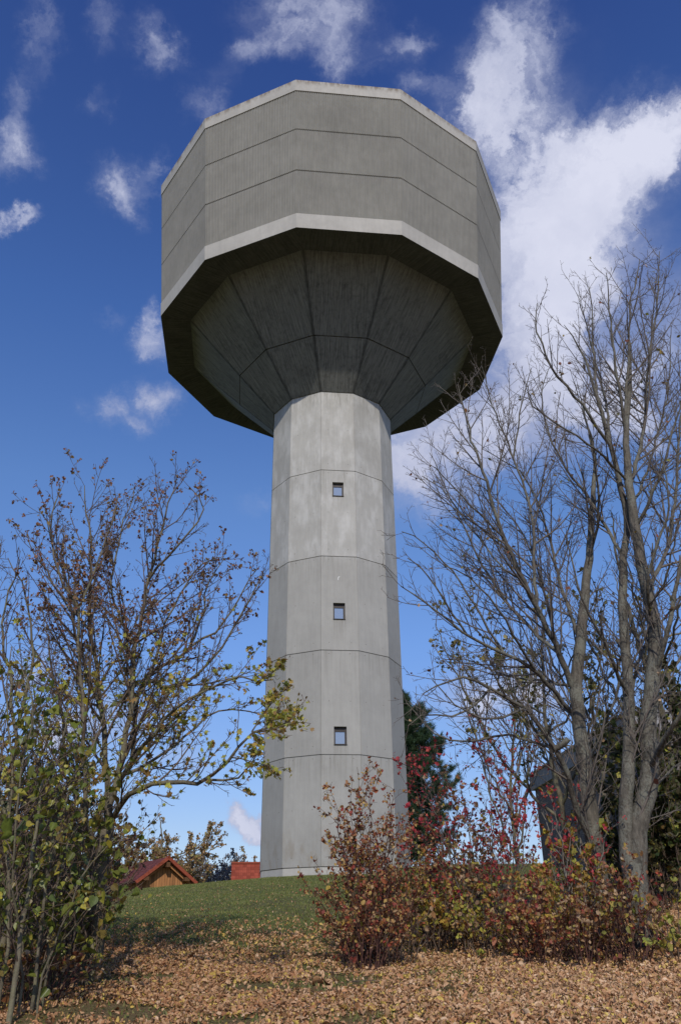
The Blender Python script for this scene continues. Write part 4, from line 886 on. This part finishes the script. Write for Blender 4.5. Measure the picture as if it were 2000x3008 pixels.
# tall barberry in front of the tower's right side
shrub('barberry_shrub', 'tall arching dark red shrub in front of the right half of the tower', 'shrub', 1085, 13.4, 2.35, 1.02, 40, 101, 'lf_red', .031, 2.2, 1, 'twig_red', group=SG, extra=('lf_yellow', .035, .06))
shrub('barberry_shrub', 'low crimson tinged shrub at the foot of the tall barberry', 'shrub', 1070, 12.8, 1.15, .62, 24, 102, 'lf_red', .036, 1.7, 1, 'twig_red', group=SG, extra=('lf_yellow', .04, .05))
shrub('mixed_shrub', 'low shrub of red and tan leaves right of the tall barberry', 'shrub', 1160, 13.1, 1.05, .8, 16, 103, 'lf_mixed', .04, 1.3, .8, 'twig_brown', group=SG)
shrub('rose_shrub', 'low tangle with bright red tips in the middle of the shrub row', 'shrub', 1290, 15.2, 0.85, .9, 16, 104, 'lf_red', .036, 1.4, 1, 'twig_red', group=SG, extra=('lf_crimson', .035, .10))
shrub('yellow_shrub', 'airy shrub with amber and brown leaves against the sky, right of the tower', 'shrub', 1345, 14.6, 2.75, 1.35, 22, 105, 'lf_mixed', .040, 1.5, .95, 'twig_brown', group=SG, extra=('lf_yellow', .06, .12))
shrub('yellow_shrub', 'golden leaved shrub low in front of the amber one', 'shrub', 1265, 14.3, 1.5, .8, 16, 106, 'lf_yellow', .045, 2.2, 1, 'twig_brown', group=SG, lobed=True)
shrub('spindle_shrub', 'tall thin shrub with crimson leaves reaching up left of the brick building', 'shrub', 1440, 14.8, 3.45, 2.0, 22, 107, 'lf_crimson', .034, 1.9, .8, 'twig_grey', group=SG, extra=('lf_brown', .035, .25))
shrub('mixed_shrub', 'low green and yellow shrub below the spindle', 'shrub', 1420, 13.7, 1.05, .9, 22, 108, 'lf_ygreen', .042, 1.3, .9, 'twig_brown', group=SG, extra=('lf_mixed', .045, .35))
shrub('barberry_shrub', 'dense dark red low shrub in front of the bare tree trunks', 'shrub', 1560, 13.0, 1.05, .95, 34, 109, 'lf_red', .038, 1.8, 1, 'twig_red', group=SG, extra=('lf_yellow', .045, .18))
shrub('barberry_shrub', 'tawny and red low shrub nearest the lower right lawn', 'shrub', 1700, 12.7, 1.1, .85, 34, 110, 'lf_mixed', .038, 1.6, .95, 'twig_red', group=SG, extra=('lf_red', .04, .3))
shrub('pale_stem_shrub', 'open shrub with pale curved stems and few red leaves before the brick wall', 'shrub', 1690, 14.15, 2.60, 1.0, 9, 111, 'lf_crimson', .034, 1.6, .8, 'twig_pale', r=.018, group=SG, extra=('lf_yellow', .07, .12))
shrub('yellow_shrub', 'bright yellow green leaved shrub at the foot of the pale stems', 'shrub', 1660, 13.85, 1.45, .8, 18, 112, 'lf_yellow', .045, 2.2, 1, 'twig_pale', group=SG, lobed=True, extra=('lf_ygreen', .05, .5))
shrub('mixed_shrub', 'ragged brown and red shrub in front of the twin trunk foot', 'shrub', 1825, 12.6, 1.45, .8, 24, 113, 'lf_mixed', .042, 1.2, .9, 'twig_red', group=SG, extra=('lf_crimson', .04, .08))
shrub('mixed_shrub', 'russet shrub behind the low crimson tangle', 'shrub', 1190, 15.75, 1.32, 1.2, 26, 114, 'lf_mixed', .042, 1.1, .9, 'twig_brown', group=SG)
shrub('mixed_shrub', 'thin yellow thicket behind the golden shrub below the skyline', 'shrub', 1500, 16.75, 1.14, 1.5, 22, 115, 'lf_yellow', .042, 1.0, .8, 'twig_brown', group=SG)
shrub('yellow_shrub', 'pale yellow green shrub low at the right edge', 'shrub', 1960, 12.55, 0.75, .6, 18, 116, 'lf_ygreen', .055, 1.2, .8, 'twig_brown', group=SG)
for i, (px, d, H, s_, lb) in enumerate(((1985, 15.5, 2.9, 1.5, 'leafy dark green thicket at the right edge beside the twin-trunked tree'), (1900, 17.5, 2.2, 1.4, 'olive thicket on the leafy bank behind the twin-trunked tree'), (2060, 17.5, 4.0, 1.8, 'tall dark hedge plant filling the right edge below the bare branches'))):
    shrub('green_thicket', lb, 'shrub', px+(25 if i == 1 else 0), d, H, s_, 36, 120+i, 'lf_dgreen', .075, 1.6, 1, 'twig_brown', group='green thickets on the right bank', extra=('lf_ygreen', .07, .2))

# foreground broad-leaved shrub on the left
CFG_BIG = [(.17, .18, .40, 45, .03, .10, 7, .004, .3, 1.1), (.13, .15, .40, 50, .0, .15, 4, .003, .1, .35)]
def linden():
    d = 9.6; foot = at_ground(60, 0, d)
    t = empty('linden_shrub', foot, 'broad green leaved linden shrub with several straight stems in the left foreground', 'shrub'); w_ = Wood(131); g = w_.rng
    stems = [((48,2860,d-.1),(70,2700,d),(88,2560,d),(110,2400,d+.1),(118,2300,d+.1),(175,2200,d+.2),(200,2080,d+.2)),
             ((20,2800,d+.3),(28,2600,d+.3),(22,2450,d+.3),(40,2280,d+.4),(20,2050,d+.4),(35,1900,d+.4)),
             ((110,2840,d+.4),(125,2650,d+.5),(165,2480,d+.5),(200,2350,d+.6),(270,2200,d+.6),(310,2080,d+.7)),
             ((60,2850,d+.8),(80,2700,d+.9),(150,2400,d+1),(240,2250,d+1),(370,2150,d+1)),
             ((130,2850,d+.2),(190,2700,d+.1),(250,2560,d),(330,2470,d-.1),(370,2440,d-.1)),
             ((120,2850,d+.5),(200,2750,d+.4),(270,2650,d+.3),(350,2600,d+.2)),
             ((70,2860,d+.2),(40,2600,d-.3),(60,2300,d-.5),(100,2100,d-.6),(60,1950,d-.6)),
             ((-60,2850,d+.5),(-40,2500,d+.5),(-20,2200,d+.5),(60,1980,d+.5)),
             ((140,2840,d+.6),(170,2600,d+.6),(230,2420,d+.7),(320,2330,d+.8))]
    for l, r in zip(stems, [.030,.02,.02,.015,.013,.011,.015,.014,.015]):
        pts = tr(*l); b = pts[0].copy(); b[2] = gz(b[0], b[1])-.1; p, rr, L = w_.limb([b]+pts, r, .006, .012); w_.grow(p, rr, L*.75, CFG_BIG)
    w_.meshes(t, M['bark_olive'], M['twig_brown'], trunk='stem', crown='twigs')
    cut = P(200, 1900, d)[2]
    tips = [q for q in w_.tips if g.random() < .85 and q[0][2] < cut+g.normal(0, .2)]
    pts = tip_points(tips, g, 2.6, .10)
    n = len(pts); leaf_round('foliage', pts, .061, M['lf_green'], t, g)
def leaf_round(name, pos, size, mat, parent, rng):
    """broad rounded leaves with a pointed tip, folded along the midrib"""
    n = len(pos); nrm = rng.normal(0, .8, (n, 3))+[0, -.4, .5]; nrm /= np.linalg.norm(nrm, axis=1, keepdims=True)
    a = rng.normal(0, .7, (n, 3))+[0, 0, -1.1]; a -= nrm*(a*nrm).sum(1, keepdims=True); a /= np.linalg.norm(a, axis=1, keepdims=True); b = np.cross(nrm, a)
    s = (size*np.exp(rng.normal(-.05, .42, n)))[:, None]; cu = rng.uniform(.02, .75, (n, 1))
    half = [(-.42, .0), (-.50, .22), (-.36, .42), (-.08, .50), (.20, .38), (.42, .16), (.66, 0)]
    mid = [(-.42, 0), (-.1, 0), (.2, 0), (.66, 0)]
    pts = [pos+a*s*u+b*s*v+nrm*s*cu*v*1.2-nrm*s*.25*u*u for u, v in half]+[pos+a*s*u-b*s*v+nrm*s*cu*v*1.2-nrm*s*.25*u*u for u, v in half[1:-1]]
    V = np.stack(pts, 1).reshape(-1, 3); i0 = np.arange(n)*12
    F = [np.stack([i0+k for k in (0, 1, 2, 3, 4, 5, 6)], 1), np.stack([i0+k for k in (0, 6, 11, 10, 9, 8, 7)], 1)]
    return raw_mesh(name, V, F, mat, parent)
linden()
shrub('hazel_shrub', 'bushy green leaved shrub around the foot of the maple trunk', 'shrub', 225, 11.2, 2.4, .75, 15, 141, 'lf_green', .085, .8, .55, 'twig_brown', cfg=CFG_BIG, group='green shrubs on the left', r=.014)
shrub('hazel_shrub', 'yellowing green shrub low at the left edge', 'shrub', 60, 10.6, 1.5, .9, 16, 142, 'lf_green', .07, .7, .6, 'twig_brown', cfg=CFG_BIG, group='green shrubs on the left')
shrub('golden_shrub', 'golden yellow leaved bush seen through the stems at far left', 'shrub', 70, 16.5, 3.4, 1.7, 26, 143, 'lf_yellow', .06, 1.5, .9, 'twig_brown', group='back shrubs on the left')
for i, (px, d, H, s_, lm, lb) in enumerate(((150, 14.2, 2.6, 1.7, 'lf_mixed', 'brown twiggy thicket behind the green shrub at left'), (20, 13.2, 3.0, 1.5, 'lf_dgreen', 'dark thicket behind the thin stem at the left edge'), (210, 19, 2.2, 1.7, 'lf_brown', 'dim brown brush beyond the maple foot'))):
    shrub('thicket', lb, 'shrub', px, d, H, s_, 34, 150+i, lm, .05, 1.3, .8, 'twig_brown', group='back shrubs on the left')
shrub('dry_shrub', 'small dry brown bush on the ground left of the maple foot', 'shrub', 150, 10.6, .7, .8, 22, 155, 'lf_mixed', .045, 1.4, 1, 'twig_red', group='green shrubs on the left')

# ------------------------------------------------------------------ leaf litter and grass
def scatter(n, dmin, dmax, rng, dens):
    d = dmin+(dmax-dmin)*rng.random(n); d = np.sqrt(dmin**2+(dmax**2-dmin**2)*rng.random(n)); x = (rng.random(n)*2-1)*(.44*d+1.2); y = d+CAM_Y
    k = rng.random(n) < dens(x, d); return x[k], y[k]
def vnoise(x, y, s, seed):
    r = np.random.default_rng(seed); o = 0
    for i in range(5):
        a = r.random()*6.28; f = s*(1+.7*i); o = o+np.sin(x*f*math.cos(a)+y*f*math.sin(a)+r.random()*6.28+1.5*np.sin((x*math.sin(a)-y*math.cos(a))*f*.6))/(1+.4*i)
    return o/2.5
def litter():
    g = np.random.default_rng(5)
    def dens(x, d):
        nz = vnoise(x, d, 1.3, 3); base = .93*(1-ss(d, 11.3+1.2*nz, 17.5+nz))+.10*(1-ss(d, 15, 34)); right = ss(x, .6, 2.6)*(1-ss(d, 16, 30))*.9
        gp = np.clip(vnoise(x+40, d, 1.7, 7)*1.6+.72, .06, 1)
        return np.clip(np.maximum(base*np.where(d < 13.5, gp, .5+.5*gp), right), 0, 1)
    x, y = scatter(310000, 7.2, 19, g, dens); x2, y2 = scatter(24000, 19, 40, g, lambda x, d: np.clip(.5*(1-ss(d, 19, 40))+.7*ss(x, 3, 5)*(1-ss(d, 24, 34)), 0, 1)*.7)
    for X, Y, nm, lb in ((x, y, 'fallen_leaves', 'tan and orange brown fallen leaves covering the foreground lawn'), (x2, y2, 'scattered_leaves', 'loose pale leaves scattered over the green slope below the tower')):
        pos = np.stack([X, Y, height(X, Y)+g.uniform(.008, .05, len(X))], 1)
        o = leaf_mesh(nm, pos, .037, M['litter'], None, g, ndir=(0, -.1, 1.0), tilt=1.15, lobed=False, aspect=.62, curl=2.2, sig=.38); tag(o, lb, 'leaves', None, 'stuff')
litter()
def fallen_twigs():
    g = np.random.default_rng(15); w_ = Wood(15)
    for i in range(170):
        d = 7.8+9*g.random(); x = (g.random()*2-1)*.42*d; a = g.random()*6.28; L = .12+.4*g.random()**2; n = 5; q = []
        for k in range(n):
            xx = x+math.cos(a)*L*k/4; yy = d+CAM_Y+math.sin(a)*L*k/4; q.append([xx, yy, gz(xx, yy)+.03+.015*g.random()]); a += g.normal(0, .25)
        w_.tubes.append((np.array(q), np.linspace(.006, .003, n), 1))
    root = None; w_.meshes(None, M['twig_brown'], M['twig_brown'], crown='fallen_twigs')
    tag(bpy.data.objects['fallen_twigs'], 'small dry twigs lying loose among the fallen leaves', 'twigs', None, 'stuff')
fallen_twigs()
def grass():
    g = np.random.default_rng(6); n = 190000
    x, y = scatter(n, 7.5, 45, g, lambda x, d: np.clip(.75+.25*ss(d, 12, 17), 0, 1)*(1-.8*ss(x, 2, 4.5)*(1-ss(d, 30, 36))))
    n = len(x); z = height(x, y); b = np.stack([x, y, z], 1); a = g.random(n)*6.28; w_ = .008+.006*g.random(n); h = g.uniform(.025, .06, n)*(1+.6*np.clip(vnoise(x, y, 2.2, 9), -1, 1)); s = np.stack([np.cos(a)*w_, np.sin(a)*w_, 0*a], 1)
    tip = b+np.stack([g.normal(0, .02, n), g.normal(0, .02, n), h], 1); V = np.stack([b-s, b+s, tip], 1).reshape(-1, 3); i0 = np.arange(n)*3
    tag(raw_mesh('grass', V, [np.stack([i0, i0+1, i0+2], 1)], M['grass_blade']), 'short green lawn grass growing on the slope below the tower', 'grass', None, 'stuff')
grass()
